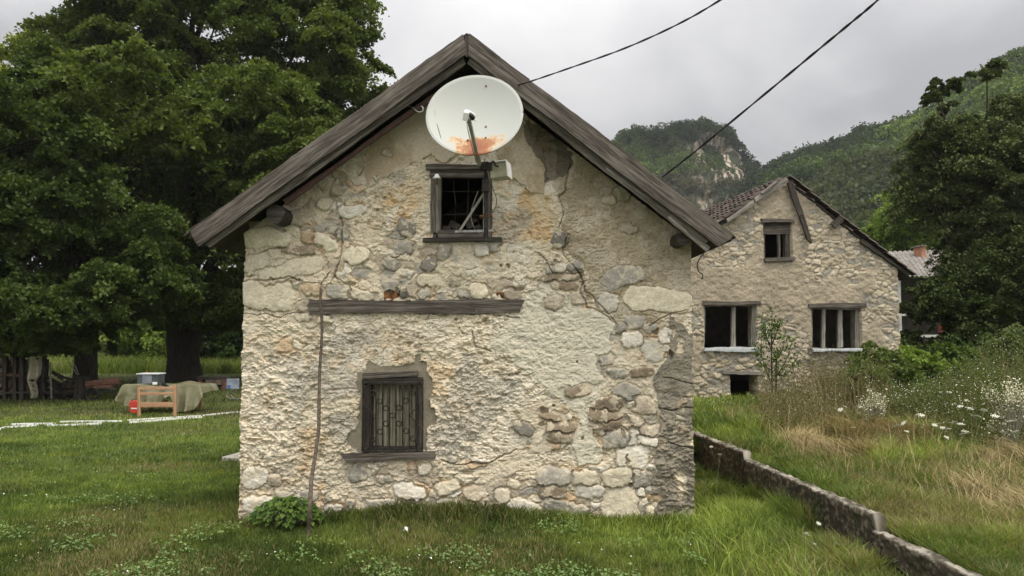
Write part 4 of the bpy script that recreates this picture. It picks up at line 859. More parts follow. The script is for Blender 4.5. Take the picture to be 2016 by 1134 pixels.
# third house behind the trees
TH_ = empty('tiled_house', at(1840, 665, 29)-Vector((0, 0, 1.3)), 'white house with a grey corrugated tiled roof and a balcony, half hidden by dark trees', 'house')
Y3 = 28.0
def tp3(x, y, Y): return at(x, y, Y)
a, b, c_, d = at(1738, 497, 32), at(1990, 490, 32), at(2000, 548, Y3-.6), at(1775, 545, Y3-.6)
RU, RV = 60*6, 16; uu = np.linspace(0, 1, RU+1); vv_ = np.linspace(0, 1, RV*2+1); VV_, UU_ = np.meshgrid(vv_, uu, indexing='ij')
A_, B_, C2, D_ = map(np.array, (a, b, c_, d)); P = (A_*(1-UU_[..., None])+B_*UU_[..., None])*(1-VV_[..., None])+(D_*(1-UU_[..., None])+C2*UU_[..., None])*VV_[..., None]
P[..., 2] += .055*np.abs(np.sin(UU_*math.pi*26))+.045*((VV_*RV/2) % 1)
np_mesh('roof', P.reshape(-1, 3), grid_faces(*P.shape[:2])[:, ::-1], TILEG, TH_, smooth=False)
WD = mat_noise('shaded_render', (.035, .03, .024), (.07, .06, .045), 3, .9); WHT_ = mat_noise('white_paint', (.6, .6, .56), (.72, .72, .68), 4, .7)  # shade on the house wall put into the dark render colour
def b3(name, x0, x1, y0, y1, Ya, Yb, mat, par_=None):
    p, q_ = at(x0, y1, Ya), at(x1, y0, Ya); return MB().box((p.x, Ya, p.z), (q_.x, Yb, q_.z)).build(name, mat, par_ or TH_)
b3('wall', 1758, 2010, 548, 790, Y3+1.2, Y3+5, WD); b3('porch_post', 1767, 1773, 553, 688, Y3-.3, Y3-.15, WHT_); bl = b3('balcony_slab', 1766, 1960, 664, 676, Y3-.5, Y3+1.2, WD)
b3('edge_strip', 1766, 1960, 659, 664, Y3-.52, Y3-.3, WHT_, bl); b3('handrail', 1766, 1960, 618, 622, Y3-.5, Y3-.42, WHT_, bl); b3('red_panel', 1850, 1880, 640, 654, Y3-.2, Y3-.1, mat_noise('red_paint', (.16, .03, .02), (.25, .05, .04), 5), bl)
ch = b3('chimney', 1815, 1822, 484, 512, 30.5, 31.1, mat_noise('brick', (.30, .13, .07), (.42, .22, .13), 9)); b3('chimney_cap', 1813, 1824, 482, 484.5, 30.4, 31.2, TILEG, ch)

# ---------------------------------------------------------------- trees and shrubs on the right
plain_tree('ash_tree', 'large dark tree reaching into the sky at the right edge, before the white house', (13.6, 22.5, .3), None, .3,
    [(w(1975, 370, 22.5), (2.4, 2.4, 2.3), 110, .65), (w(2010, 260, 22.5), (1.5, 2, 1.2), 40, .6), (w(1945, 560, 23.5), (1.3, 1.2, 1.4), 44, .5), (w(1865, 350, 22.5), (1.35, 1.8, 1.5), 60, .5), (w(1850, 245, 22), (.75, .9, .75), 14, .36), (w(1838, 175, 22), (.34, .5, .36), 9, .2), (w(1872, 165, 22), (.28, .4, .3), 6, .18), (w(1925, 150, 22), (.35, .3, .2), 4, .18), (w(1962, 134, 22), (.3, .3, .2), 4, .18),
     (w(1980, 520, 22), (1.9, 2.2, 1.8), 66, .55), (w(2090, 420, 22), (2.4, 2.4, 2.6), 50, .7), (w(1965, 450, 22), (1.2, 1.5, 1.0), 44, .5)], 520, .085, ((.036, .048, .016), (.11, .135, .046)), mat=LEAFD, nl=60)
plain_tree('hazel_tree', 'lower dark tree hiding part of the balcony, right of the abandoned house', (12.2, 21, .3), None, .14,
    [(w(1840, 588, 20.5), (.80, 1.0, .50), 36, .33), (w(1900, 690, 20), (1.6, 1.2, .7), 60, .42), (w(1830, 720, 19), (.8, .8, .4), 22, .3), (w(1960, 625, 20.5), (1.2, 1.3, 1.2), 60, .42), (w(1790, 665, 21), (.3, .6, .22), 7, .22), (w(2010, 560, 20), (1.2, 1.2, 1.6), 50, .45), (w(1890, 560, 21), (.5, .8, .5), 16, .3)], 420, .075, ((.024, .036, .010), (.068, .092, .024)), mat=LEAFD, nl=40)
plain_tree('walnut_tree', 'pale green tree behind the abandoned house, above the corrugated roof', (18, 37, .3), None, .2,
    [(w(1790, 440, 37), (1.9, 1.6, 1.2), 40, .7), (w(1740, 470, 38), (1.2, 1.5, .9), 18, .6), (w(1870, 400, 37), (2.5, 2, 2), 50, .8)], 360, .12, ((.07, .11, .02), (.20, .27, .06)), nl=14)
for a in ((1735, 14.8, .55, .5, 1.15, 55, 130, .075, ((.05, .075, .02), (.13, .17, .05)), 'loose olive-green shrub against the right end of the abandoned house'),
          (1800, 15.6, .55, .5, 1.05, 50, 120, .085, ((.07, .12, .02), (.20, .28, .06)), 'brighter green shrub below the balcony, right of the loose shrub'),
          (1872, 16.4, .6, .5, 1.1, 55, 120, .09, ((.03, .06, .012), (.11, .16, .035)), 'mid green shrub beneath the lower dark tree'),
          (1935, 17.5, .8, .6, 1.4, 60, 130, .10, DG, 'dark shrub under the dark trees near the right edge'),
          (2005, 14.6, .45, .4, 1.5, 45, 120, .07, ((.05, .075, .03), (.14, .17, .07)), 'tall grey-green shrub with flower tips at the right edge'),
          (1695, 12.6, .32, .3, .85, 30, 120, .05, ((.05, .08, .02), (.12, .16, .05)), 'small shrub before the cellar window of the abandoned house')):
    bush('shrub', a[9], *a[:8], a[8], cat='shrub', group='shrubs before the abandoned house', cr_=.22)
# young fruit tree before the far house
g = gpt(1521, 806); ft = empty('sapling', g, 'young leafy fruit tree standing before the abandoned house between its two wide windows', 'young tree'); mb = MB(); C = []
brs = [((1521, 806), (1519, 700), (1520, 606)), ((1529, 806), (1528, 720), (1532, 690)), ((1520, 760), (1500, 700), (1500, 622)), ((1520, 750), (1545, 715), (1562, 665)), ((1520, 730), (1497, 712), (1488, 680)), ((1520, 715), (1540, 690), (1545, 660)), ((1520, 740), (1550, 735), (1572, 700)), ((1519, 690), (1508, 660), (1507, 640)), ((1519, 680), (1530, 650), (1530, 630))]
for k, br in enumerate(brs):
    dy = random.uniform(-.25, .25) if k > 1 else 0
    pts = spline([at(x, y, g.y+dy*i_) for i_, (x, y) in enumerate(br)], 14); mb.tube(pts, [(.022 if k < 2 else .012)*(1-.8*i_/14) for i_ in range(15)], 6)
    for p_ in pts[(6 if k < 2 else 3):]:
        for _ in range(7): C.append(p_+Vector((random.gauss(0, .05), random.gauss(0, .06), random.gauss(0, .05))))
mb.build('trunk', BARK, ft); C = np.array([tuple(p_) for p_ in C]); leaf_mesh('leaves', C, .062, mixcol((.03, .065, .012), (.10, .16, .035), rng.random(len(C))), LEAF, ft, up=.4, wid=.5)

# ---------------------------------------------------------------- yard things on the left
PLAST = WHITEP
hb = empty('headboard', gpt(308, 821), 'bare pine bed headboard standing on the lawn before the tarpaulin', 'bed headboard'); hY = gpt(308, 821).y
def hp(name, x0, x1, y0, y1, sd_, Y=hY, th=.03): rect_board(name, x0, x1, y0, y1, Y, th, PINE, hb, sd_, jag=.0015)
hp('leg', 270.5, 276, 763.5, 823, 1, hY-.003, .045); hp('leg', 340.5, 346, 757, 819, 2, hY-.003, .045); hp('rail', 274, 342, 761.5, 767, 3); hp('rail', 274, 342, 772.5, 777.8, 4); hp('rail', 274, 342, 792, 801.5, 5)
# work table under the tarpaulin with a cabinet on it
tY = 17.6; tb = empty('wooden_table', at(330, 800, tY), 'low wooden table under the olive tarpaulin', 'table')
p0, p1 = at(268, 760, tY), at(388, 752, tY); zt = p0.z
MB().box((p0.x, tY-.35, zt-.04), (p1.x, tY+.45, zt)).build('tabletop', PINE, tb)
for x in (p0.x+.06, p1.x-.1):
    for y in (tY-.3, tY+.35): MB().box((x, y, -.05), (x+.06, y+.06, zt-.04)).build('leg', PINE, tb)
q0, q1 = at(352, 800, tY-.36), at(358, 791, tY-.36); MB().box((at(345, 0, tY).x, tY-.38, .14), (at(362, 0, tY).x, tY-.3, .27)).build('shelf_board', PINE, tb)
TARP, tt_, tb_ = new_mat('olive_tarpaulin'); tn = noise_node(tt_, 3, 5); tt_.links.new(ramp(tt_, tn, [(.35, (.15, .14, .075)), (.65, (.28, .265, .16))]), tb_.inputs['Base Color']); tb_.inputs['Roughness'].default_value = .32
tr_ = N(tt_, 'ShaderNodeBsdfTranslucent'); tr_.inputs[0].default_value = (.34, .35, .17, 1); ms_ = N(tt_, 'ShaderNodeMixShader'); ms_.inputs[0].default_value = .4
tt_.links.new(tb_.outputs[0], ms_.inputs[1]); tt_.links.new(tr_.outputs[0], ms_.inputs[2]); tt_.links.new(ms_.outputs[0], tt_.nodes['Material Output'].inputs[0]); bump(tt_, tb_, tn, .4, .03)
nu2, nv2 = 110, 60; ux = np.linspace(0, 1, nu2); vx = np.linspace(0, 1, nv2); UX, VX = np.meshgrid(ux, vx)
# cloth: u along the table, v from the back edge over the top and down the front
lo_ = np.interp(ux, [0, .12, .2, .45, .55, .62, .70, .8, .9, 1], [.30, .16, .13, .13, .30, .36, .02, .03, .08, .30])
X_ = p0.x-.17+(p1.x-p0.x+.47)*UX; topv = .40; ft_ = np.clip((VX-topv)/(1-topv), 0, 1)
Zt = zt+.03+.03*np.sin(UX*9)*np.sin(VX*5)+.05*np.exp(-((UX-.62)/.1)**2)
Z_ = Zt*(1-ft_)+lo_[None]*ft_; Y_ = tY+.5-(VX/topv).clip(0, 1)*.92-ft_*(.06+.09*UX)-.05*np.sin(UX*38+2*np.sin(UX*9))*ft_-.035*np.sin(UX*71)*ft_**2
ends_ = np.clip((np.abs(UX-.5)-.44)/.06, 0, 1)**2; Z_ = Z_-ends_*(Z_-lo_[None])*.55; X_ += ft_*.10*(UX-.5)+.03*(fbm(UX*7, VX*7, 3)-.5); Z_ += .05*(fbm(UX*6+3, VX*6, 3)-.5)
ta = np_mesh('tarpaulin', np.stack([X_, Y_, Z_], -1).reshape(-1, 3), grid_faces(*UX.shape), TARP); tag(ta, 'translucent olive plastic tarpaulin draped over the low table', 'tarpaulin')
cb_ = empty('metal_cabinet', at(290, 757, tY), 'small dark grey cabinet with a light top standing on the table behind the headboard', 'cabinet')
DKG = mat_noise('dark_grey_enamel', (.035, .045, .05), (.07, .085, .09), 6, .45, .1, .003); a, b = at(269.5, 757, tY-.15), at(311, 737, tY-.15)
MB().box((a.x, tY-.15, a.z), (b.x, tY+.2, b.z)).build('body', DKG, cb_, bevel=.01); MB().box((a.x-.015, tY-.17, b.z), (b.x+.015, tY+.22, b.z+.02)).build('top', mat_noise('light_top', (.42, .45, .46), (.6, .62, .62), 5), cb_)
MB().box((a.x+.12, tY-.158, a.z+.02), (b.x-.13, tY-.151, b.z-.01)).build('door', mat_noise('mid_grey', (.12, .14, .15), (.18, .20, .21), 6), cb_); MB().box((b.x-.11, tY-.16, a.z), (b.x-.01, tY-.151, a.z+.055)).build('label_plate', WHITEP, cb_)
MB().box((a.x+.11, tY, b.z+.02), (a.x+.15, tY+.05, b.z+.045)).build('cap', PINE, cb_)
fl = plank('dark_flap', at(318, 755, tY-.5), at(331, 763, tY-.5), .06, .02, BLACK); tag(fl, 'small black strip lying slanted across the top edge of the tarpaulin', 'strip')
RED = mat_noise('red_plastic', (.32, .025, .015), (.45, .05, .03), 5, .4, .05, .002); g = gpt(262, 816); rc_ = empty('fuel_can', g, 'red plastic fuel can with a white label beside the left leg of the headboard', 'fuel can')
a, b = at(253, 807, g.y), at(270, 789, g.y); mb = MB(); mb.prism([(a.x+.02, g.y, .03), (b.x, g.y, 0.0), (b.x+.02, g.y, b.z-.02), (b.x-.03, g.y, b.z), (a.x+.03, g.y, b.z), (a.x, g.y, b.z-.05)], (0, .1, 0)); mb.build('body', RED, rc_, bevel=.012)
MB().box((a.x+.055, g.y-.004, .10), (b.x-.002, g.y+.001, .125)).build('label', WHITEP, rc_); MB().tube([(a.x+.05, g.y+.05, b.z-.01), (a.x+.05, g.y+.05, b.z+.02)], .018, 10).build('cap', BLACK, rc_)
# bench with planks
g = gpt(415, 768); sb = empty('plank_bench', g, 'low dark stack of boards on short logs behind the tarpaulin', 'board stack')
for (x0, x1, y0, y1, dy, m_) in ((386, 443, 742, 748, 0, WOODD), (405, 441, 749, 753, .05, WOODL), (400, 436, 754, 757.5, .08, WOODL), (402, 438, 759, 763, .05, WOODD)): rect_board('board', x0, x1, y0, y1, g.y-dy, .5, m_, sb, int(y0), .006)
for x in (393, 422, 439): rect_board('leg', x-2.5, x+2.5, 748, 769, g.y-.1, .3, BARKR, sb, x, .004)
# grey board stand by the house corner
g = gpt(462, 790); ts = empty('board_stand', g, 'grey board with a blue patch on bent tube legs beside the near house', 'stand')
a, b = at(451, 765, g.y), at(476, 745, g.y); MB().box((a.x, g.y-.2, a.z), (b.x, g.y-.17, b.z), Matrix.Rotation(0, 3, 'X')).build('board', mat_noise('blue_grey_board', (.14, .17, .21), (.26, .29, .33), 5, .6), ts, bevel=.01)
MB().box((a.x+.02, g.y-.207, a.z+.01), (a.x+.11, g.y-.201, a.z+.10)).build('blue_patch', mat_noise('blue_paint', (.05, .10, .24), (.09, .16, .34), 9), ts)
MB().tube([at(465+2.6*math.cos(q), 750+2.6*math.sin(q), g.y-.21) for q in np.linspace(0, 6.283, 15)], .007, 5, cap=False).build('ring', GALV, ts)
for dx in (0, 9): MB().tube(spline([at(462+dx, 765, g.y), at(447+dx, 775, g.y), at(448+dx, 781, g.y), at(456+dx, 785, g.y), at(472+dx, 784, g.y)], 16), .009, 6).build('leg', GALV, ts)
# white strips on the grass
def strip(pts, wd, label):
    wd *= .26; q = [gpt(x, y)+Vector((0, 0, .012)) for x, y in pts]; mb = MB(); n = len(q); c = spline(q, 24); vs = []
    for i_, p_ in enumerate(c):
        t_ = (c[min(i_+1, 24)]-c[max(i_-1, 0)]).normalized(); s_ = Vector((0, 0, 1)).cross(t_).normalized()*wd/2; ww = .9+.2*math.sin(i_*1.7)
        vs += [p_-s_*ww+Vector((0, 0, -.03)), p_-s_*ww*.8+Vector((0, 0, .016)), p_+s_*ww*.8+Vector((0, 0, .018)), p_+s_*ww+Vector((0, 0, -.03))]
    mb.add(vs, [(4*i_+k, 4*i_+k+1, 4*i_+5+k, 4*i_+4+k) for i_ in range(24) for k in range(3)]+[(0, 1, 2, 3), (99, 98, 97, 96)])
    tag(mb.build('plastic_strip', WHITEP), label, 'strip', 'white strips lying on the lawn')
strip([(0, 847), (10, 843), (40, 841), (75, 839)], .12, 'shortest white strip on the lawn, at the left edge of the photo'); strip([(22, 837), (60, 836), (110, 835.5)], .12, 'white strip on the lawn lying furthest back of the left ones')
strip([(90, 839), (140, 838), (200, 835)], .15, 'broadest white strip on the lawn, in the left half before the woodpile'); strip([(118, 832), (170, 831), (240, 830.5)], .08, 'thin white strip on the lawn behind the broadest strip')
strip([(250, 829), (300, 826), (350, 823), (395, 820)], .12, 'long white strip on the lawn right before the headboard legs'); strip([(255, 833), (300, 830), (345, 826), (398, 823)], .09, 'white strip on the lawn in front of and parallel to the headboard one')
strip([(395, 820), (430, 816), (476, 812)], .045, 'thin white cord on the lawn leading behind the left wall of the near house')
g = gpt(455, 904); sl = MB(); pts = [gpt(x, y) for x, y in ((436, 907), (450, 903), (475, 896), (500, 897), (500, 909), (470, 909))]; sl.prism([p_+Vector((0, 0, -.02)) for p_ in pts], (0, 0, .07)); tag(sl.build('stone_slab', mat_noise('pale_slab', (.30, .28, .23), (.45, .42, .35), 6), None, bevel=.01), 'pale flat stone slab on the lawn at the left corner of the near house', 'stone slab')
# cart with logs
g = gpt(182, 788); ct = empty('wheelbarrow', g, 'old dark handcart with one wheel beneath the reddish logs', 'handcart'); wc_ = at(181, 775.5, g.y-.05)
whl = MB(); wr = .155
whl.tube([wc_+Vector((wr*math.cos(q), 0, wr*math.sin(q))) for q in np.linspace(0, 6.2832, 25)], .028, 8, cap=False); wo = whl.build('wheel', BLACK, ct)
sp2 = MB()
for q in np.linspace(0, 5.2, 6): sp2.tube([wc_, wc_+Vector((wr*math.cos(q), 0, wr*math.sin(q)))], .006, 4)
sp2.tube([wc_-Vector((0, .03, 0)), wc_+Vector((0, .3, 0))], .03, 8); sp2.build('spokes', IRON, wo)
for dy in (0, .35): MB().tube([at(150, 768, g.y+dy), at(185, 766, g.y+dy), at(228, 768, g.y+dy)], .025, 6).build('shaft', WOODD, ct)
MB().box((at(172, 0, g.y).x, g.y, wc_.z+.06), (at(215, 0, g.y).x, g.y+.4, wc_.z+.12)).build('bed', WOODD, ct)
def logo(p, q_, r_, Y, label, mat=BARKR):
    a, b = at(*p, Y), at(*q_, Y+.15); mb = MB(); mb.tube(spline([a, a.lerp(b, .5)+Vector((0, 0, .01)), b], 8), [r_*(1+random.uniform(-.08, .08)) for _ in range(9)], 10, wob=.12); tag(mb.build('log', mat), label, 'log', 'logs on the woodpile')
logo((170, 758), (234, 751), .10, g.y, 'thick reddish peeled log lying on the handcart, topmost'); logo((185, 764), (222, 761), .05, g.y-.05, 'thin reddish log under the thick peeled one on the handcart'); logo((196, 766), (228, 766), .03, g.y-.1, 'thinnest dark stick under the reddish logs, end pointing right', WOODD)
g = gpt(158, 788); sm = MB(); c_ = at(158, 788, g.y); sm.tube([Vector((c_.x, g.y, -.05)), Vector((c_.x, g.y, .25)), Vector((c_.x+.02, g.y, at(158, 742, g.y).z))], [.17, .15, .155], 12, wob=.15); tag(sm.build('tree_stump', BARK), 'dark upright tree stump left of the handcart wheel', 'stump')
for k, (p, q_, lb) in enumerate((((153, 738), (134, 712), 'left of two thin sticks poking up from the stump'), ((156, 738), (142, 708), 'right of two thin sticks poking up from the stump'), ((98, 714), (102, 786), 'thin grey post leaning left of the branch pile'))):
    tag(MB().tube([at(*p, g.y-.2+.02*k), at(*q_, g.y-.2+.02*k)], .014 if k < 2 else .026, 6).build('wooden_pole', WOODL), lb, 'pole')
bp = MB()
for k in range(46):
    x, y = random.uniform(96, 158), random.uniform(738, 784); y = max(y, 728+(x-96)*.35); c_ = at(x, y, g.y+random.uniform(-.1, .6)); an = random.uniform(-.6, .5); l_ = random.uniform(.2, .5); bp.tube([c_-Vector((l_*math.cos(an), 0, l_*math.sin(an)))*.5, c_+Vector((l_*math.cos(an), random.uniform(-.1, .1), l_*math.sin(an)))*.5], random.uniform(.015, .05), 6)
tag(bp.build('branch_pile', BARK), 'heap of dark cut branches between the hanging cloth and the stump', 'woodpile', kind='stuff')
sh = empty('shed', gpt(35, 788), 'dark open timber shed with a stone pile under it at the left edge', 'shed'); sY = gpt(35, 788).y
for x in (8, 28, 41, 100-58, 84): rect_board('post', x-3.5, x+3.5, 700, 790, sY+(.0 if x < 60 else .1), .12, WOODD, sh, x, .008)
rect_board('beam', -40, 48, 690, 697, sY-.05, .12, WOODL, sh, 3, .01); rect_board('beam', -30, 40, 736, 741, sY+.02, .08, BARKR, sh, 4, .01); rect_board('beam', -30, 100, 771, 775, sY-.02, .05, WOODD, sh, 5, .01)
rfp = at(48, 688, sY-.3); 0 and MB().prism([(rfp.x, sY-.4, rfp.z), (rfp.x-4, sY-.4, rfp.z+.3), (rfp.x-4, sY-.4, rfp.z+.35), (rfp.x, sY-.4, rfp.z+.05)], (0, 2.4, 0)).build('roof', WOODL, sh)
MB().box((at(-60, 0, sY).x, sY+1.6, 0), (at(50, 0, sY).x, sY+1.7, 1.0)).build('back_boards', WOODD, sh)
sm = MB()
for k in range(70):
    x, y = random.uniform(-10, 48), random.uniform(705, 782); c_ = at(x, y, sY+random.uniform(.3, 1)); r_ = random.uniform(.05, .11); sm.tube([c_-Vector((0, .18, 0)), c_+Vector((0, .18, 0))], r_, 7, wob=.3)
tag(sm.build('firewood', mat_noise('cut_wood', (.05, .035, .022), (.22, .16, .10), 5, .9, .4, .01)), 'stack of cut logs inside the open shed at the left edge', 'firewood', kind='stuff')
# hanging net cloth
NET = mat_col('pale_net', var=.2, bs=.2, bd=.01); cu_ = np.linspace(0, 1, 40); cvv = np.linspace(0, 1, 60); CU, CV = np.meshgrid(cu_, cvv); lft = np.interp(cvv, [0, .12, .5, .62, .8, .9, 1], [62, 56, 57, 60, 64, 67, 70]); rgt = np.interp(cvv, [0, .1, .45, .6, .75, .9, 1], [82, 80, 85, 77, 78, 77, 73])
pxc = lft[:, None]*(1-CU)+rgt[:, None]*CU; k_ = sY-.35; pyc = 702+82*CV; e_ = at(0, 665, k_); X_ = (pxc-CX)/F*k_; Zc = np.vectorize(lambda y: at(70, y, k_).z)(pyc)
Yc = k_+.10*np.sin(CU*9+CV*2)+.05*np.sin(CU*23)+.05*np.sin(CV*9); cc = V((.62, .58, .44))*(.8+.4*fbm(CU*12, CV*20, 3))[..., None]
fa = grid_faces(*CU.shape); fcu = CU.reshape(-1)[fa].mean(1); fcv = CV.reshape(-1)[fa].mean(1); keep = ~((fbm(fcu*9, fcv*14, 3) > .60) & (fcv > .55))
np_o = np_mesh('net_cloth', np.stack([X_, Yc, Zc], -1).reshape(-1, 3), fa[keep], NET, None, cc.reshape(-1, 3)); tag(np_o, 'ragged pale net cloth hanging from the shed to the ground', 'cloth')

# gravel path by the far house
pth = [gpt(x, y)+Vector((0, 0, .012)) for x, y in ((1350, 826), (1400, 827), (1440, 829), (1480, 831), (1520, 832), (1520, 837), (1480, 836), (1440, 834), (1400, 831), (1350, 830))]
tag(MB().prism(pth, (0, 0, .02)).build('path', mat_noise('pale_gravel', (.28, .25, .19), (.5, .46, .38), 25, .9)), kind='structure')

# ---------------------------------------------------------------- grass, weeds and flowers
def blades(name, X, Y, h, wd, col, mat, lean=.45, dirs=None, zoff=0):
    n = len(X); z = gz(X, Y)-.01+zoff; an = rng.uniform(0, 2*math.pi, n) if dirs is None else dirs+rng.normal(0, .45, n); ln = h*lean*rng.uniform(.2, 1.5, n); fa_ = rng.uniform(0, math.pi, n)
    sx, sy = np.cos(fa_)*wd/2, np.sin(fa_)*wd/2; dx, dy = np.cos(an)*ln, np.sin(an)*ln
    v = np.zeros((n, 5, 3)); v[:, 0] = np.stack([X-sx, Y-sy, z], 1); v[:, 1] = np.stack([X+sx, Y+sy, z], 1)
    v[:, 2] = np.stack([X+dx*.35+sx*.8, Y+dy*.35+sy*.8, z+h*.6], 1); v[:, 3] = np.stack([X+dx*.35-sx*.8, Y+dy*.35-sy*.8, z+h*.6], 1); v[:, 4] = np.stack([X+dx, Y+dy, z+h*.95], 1)
    i = np.arange(n)*5; o = np_mesh(name, v.reshape(-1, 3), [np.stack([i, i+1, i+2, i+3], 1), np.stack([i+3, i+2, i+4], 1)], mat, None, np.repeat(col, 5, 0), smooth=False); return tag(o, kind='stuff')
def free(x, y):
    inh = (x > xl-.0) & (x < xr_+.0) & (y > NY-.01) & (y < NY+HD+.3); inw = (x > wallx(y)-.01) & (x < wallx(y)+.12) & (y < 11.5) & (y > 3)
    qx = (x-FO.x)*math.cos(FA)+(y-FO.y)*math.sin(FA); qy = -(x-FO.x)*math.sin(FA)+(y-FO.y)*math.cos(FA); return ~(inh | inw | ((qx > 0) & (qx < fU) & (qy > 0) & (qy < 7)))
def scatter(n, y0=4.7, y1=30, pw=1.0, ext=.15):
    """more blades close by, fewer far away, over the whole width"""
    u_ = rng.random(n); Y = (y0**-pw*(1-u_)+y1**-pw*u_)**(-1/pw); X = Y*rng.uniform(-.643-ext, .643+ext, n)+rng.normal(0, .3, n); k = free(X, Y); return X[k], Y[k]
G1, G2, G3 = (.062, .096, .015), (.20, .245, .046), (.24, .25, .09)
def gcol(X, Y, dry=0):
    t = .55*fbm(X*1.1+3, Y*1.1, 4)+.45*fbm(X*6+3, Y*6, 3); d = fbm(X*.7+33, Y*.7+5, 3); c = mixcol(G1, G2, (t-.5)*3.6+.42+rng.normal(0, .28, len(X)))*(.72+.56*sstep(.35, .65, fbm(X*.55+70, Y*.55, 3)))[:, None]
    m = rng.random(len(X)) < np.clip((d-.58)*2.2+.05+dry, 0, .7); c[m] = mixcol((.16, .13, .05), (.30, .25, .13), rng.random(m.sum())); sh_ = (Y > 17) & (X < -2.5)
    c[sh_] = c[sh_]*.8; return c  # tree shade put into the blade colour
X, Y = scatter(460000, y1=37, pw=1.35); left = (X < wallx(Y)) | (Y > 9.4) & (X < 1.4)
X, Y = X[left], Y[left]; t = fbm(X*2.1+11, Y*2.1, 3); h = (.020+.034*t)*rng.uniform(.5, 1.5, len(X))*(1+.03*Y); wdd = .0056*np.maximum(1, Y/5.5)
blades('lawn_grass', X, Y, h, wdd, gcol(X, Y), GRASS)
# long grass: along the front wall, between the house and the low wall
n = 9000; X = rng.uniform(xl-.1, xr_+.1, n); Y = NY-.03-np.abs(rng.normal(0, .16, n)); k = (rng.random(n) < .25+.75*np.exp(-((X+.5)/1.2)**2)); X, Y = X[k], Y[k]
h = rng.uniform(.05, .17, len(X))*(.5+.8*fbm(X*4, Y*4, 2))*(.65+.6*np.exp(-((X+.6)/.8)**2)); blades('long_grass', X, Y, h, np.full(len(X), .008), gcol(X, Y)*.75, GRASS, .6)
n = 46000; Y = 4.4+rng.random(n)**1.3*6; X = wallx(Y)-np.abs(rng.normal(0, .42, n)); X = np.minimum(X, wallx(Y)-.02); k = free(X, Y) & (X > 1.15+.6*(Y > 7)); X, Y = X[k], Y[k]
h = rng.uniform(.08, .22, len(X))*(.5+.9*fbm(X*3, Y*3, 3)); blades('long_grass', X, Y, h, .0075*np.maximum(1, Y/6), gcol(X, Y, .03)*rng.uniform(.7, 1.35, (len(X), 1)), GRASS, .7)
n = 7000; Y = 4.4+rng.random(n)*5; X = wallx(Y)-.015-np.abs(rng.normal(0, .04, n)); h = rng.uniform(.08, .26, n)*(.3+1.2*sstep(.42, .62, fbm(X*3, Y*2.5, 3))); blades('long_grass', X, Y, h, np.full(n, .007), gcol(X, Y, .1)*.9, GRASS, .5)
# terrace on the right
n = 200000; u_ = rng.random(n); Y = (4.2**-1.2*(1-u_)+19**-1.2*u_)**(-1/1.2); X = rng.uniform(0, 1, n); X = wallx(Y)+.12+X*(Y*.75-wallx(Y)); k = free(X, Y); X, Y = X[k], Y[k]
HAYP = [(3.7, 10.2), (3.0, 8.4), (3.9, 8.1), (4.1, 7.2), (3.6, 6.3), (3.4, 5.6), (4.2, 5.1), (7, 5.1), (8, 7), (6.0, 8.6), (4.9, 8.4), (4.7, 9.2), (4.8, 10.2)]
hx = X+(fbm(X*1.5, Y*1.5, 3)-.5)*1.6; hy = Y+(fbm(X*1.5+8, Y*1.5, 3)-.5)*1.6; ishay = inpoly(hx, hy, HAYP)
t = fbm(X*1.6+2, Y*1.6, 3); h = (.05+.12*t)*rng.uniform(.5, 1.5, len(X))*(1+.02*Y); k = ~ishay | (rng.random(len(X)) < .38)
blades('terrace_grass', X[k], Y[k], h[k], .0068*np.maximum(1, Y[k]/5.5), gcol(X[k], Y[k], .06)*rng.uniform(.7, 1.35, (k.sum(), 1)), GRASS, .7)
S1, S2 = (.14, .105, .045), (.45, .36, .18)
def straw(n, P_, hh, spread=1.0, y0=5.4, y1=11):
    X = rng.uniform(2.5, 9, n); Y = rng.uniform(y0, y1, n); hx = X+(fbm(X*1.5, Y*1.5, 3)-.5)*1.6; hy = Y+(fbm(X*1.5+8, Y*1.5, 3)-.5)*1.6; k = inpoly(hx, hy, P_) & free(X, Y) & (fbm(X*2.2+3, Y*2.2, 3) > .40+.06*rng.normal(size=n)); X, Y = X[k], Y[k]
    z = np.clip(fbm(X*1.7, Y*1.7, 3)-.35, 0, 1)*.55*rng.random(len(X)); dr = 2.6+5*(fbm(X*1.3+4, Y*1.3, 2)-.5)*2; ln = rng.uniform(.15, .42, len(X))
    c = mixcol(S1, S2, rng.random(len(X))**1.6); return X, Y, ln*.35, .0042*np.maximum(1, Y/6.5), c, dr, z
X, Y, h, wd_, c, dr, z = straw(150000, HAYP, 1); blades('dry_hay', X, Y, h, wd_, c, STRAW, 2.6, dr, z)
n = 5000; X = rng.uniform(2.9, 9, n); Y = rng.uniform(5, 12, n); k = free(X, Y); X, Y = X[k], Y[k]; blades('dry_stalks', X, Y, rng.uniform(.15, .45, len(X)), np.full(len(X), .005), mixcol(S1, S2, rng.random(len(X)))*1.0, STRAW, .5)
n = 16000; Y = rng.uniform(35, 46, n); X = -Y*rng.uniform(.28, .75, n); blades('far_meadow_grass', X, Y, rng.uniform(.2, .7, n), rng.uniform(.02, .05, n), gcol(X, Y)*1.25, GRASS, .5)
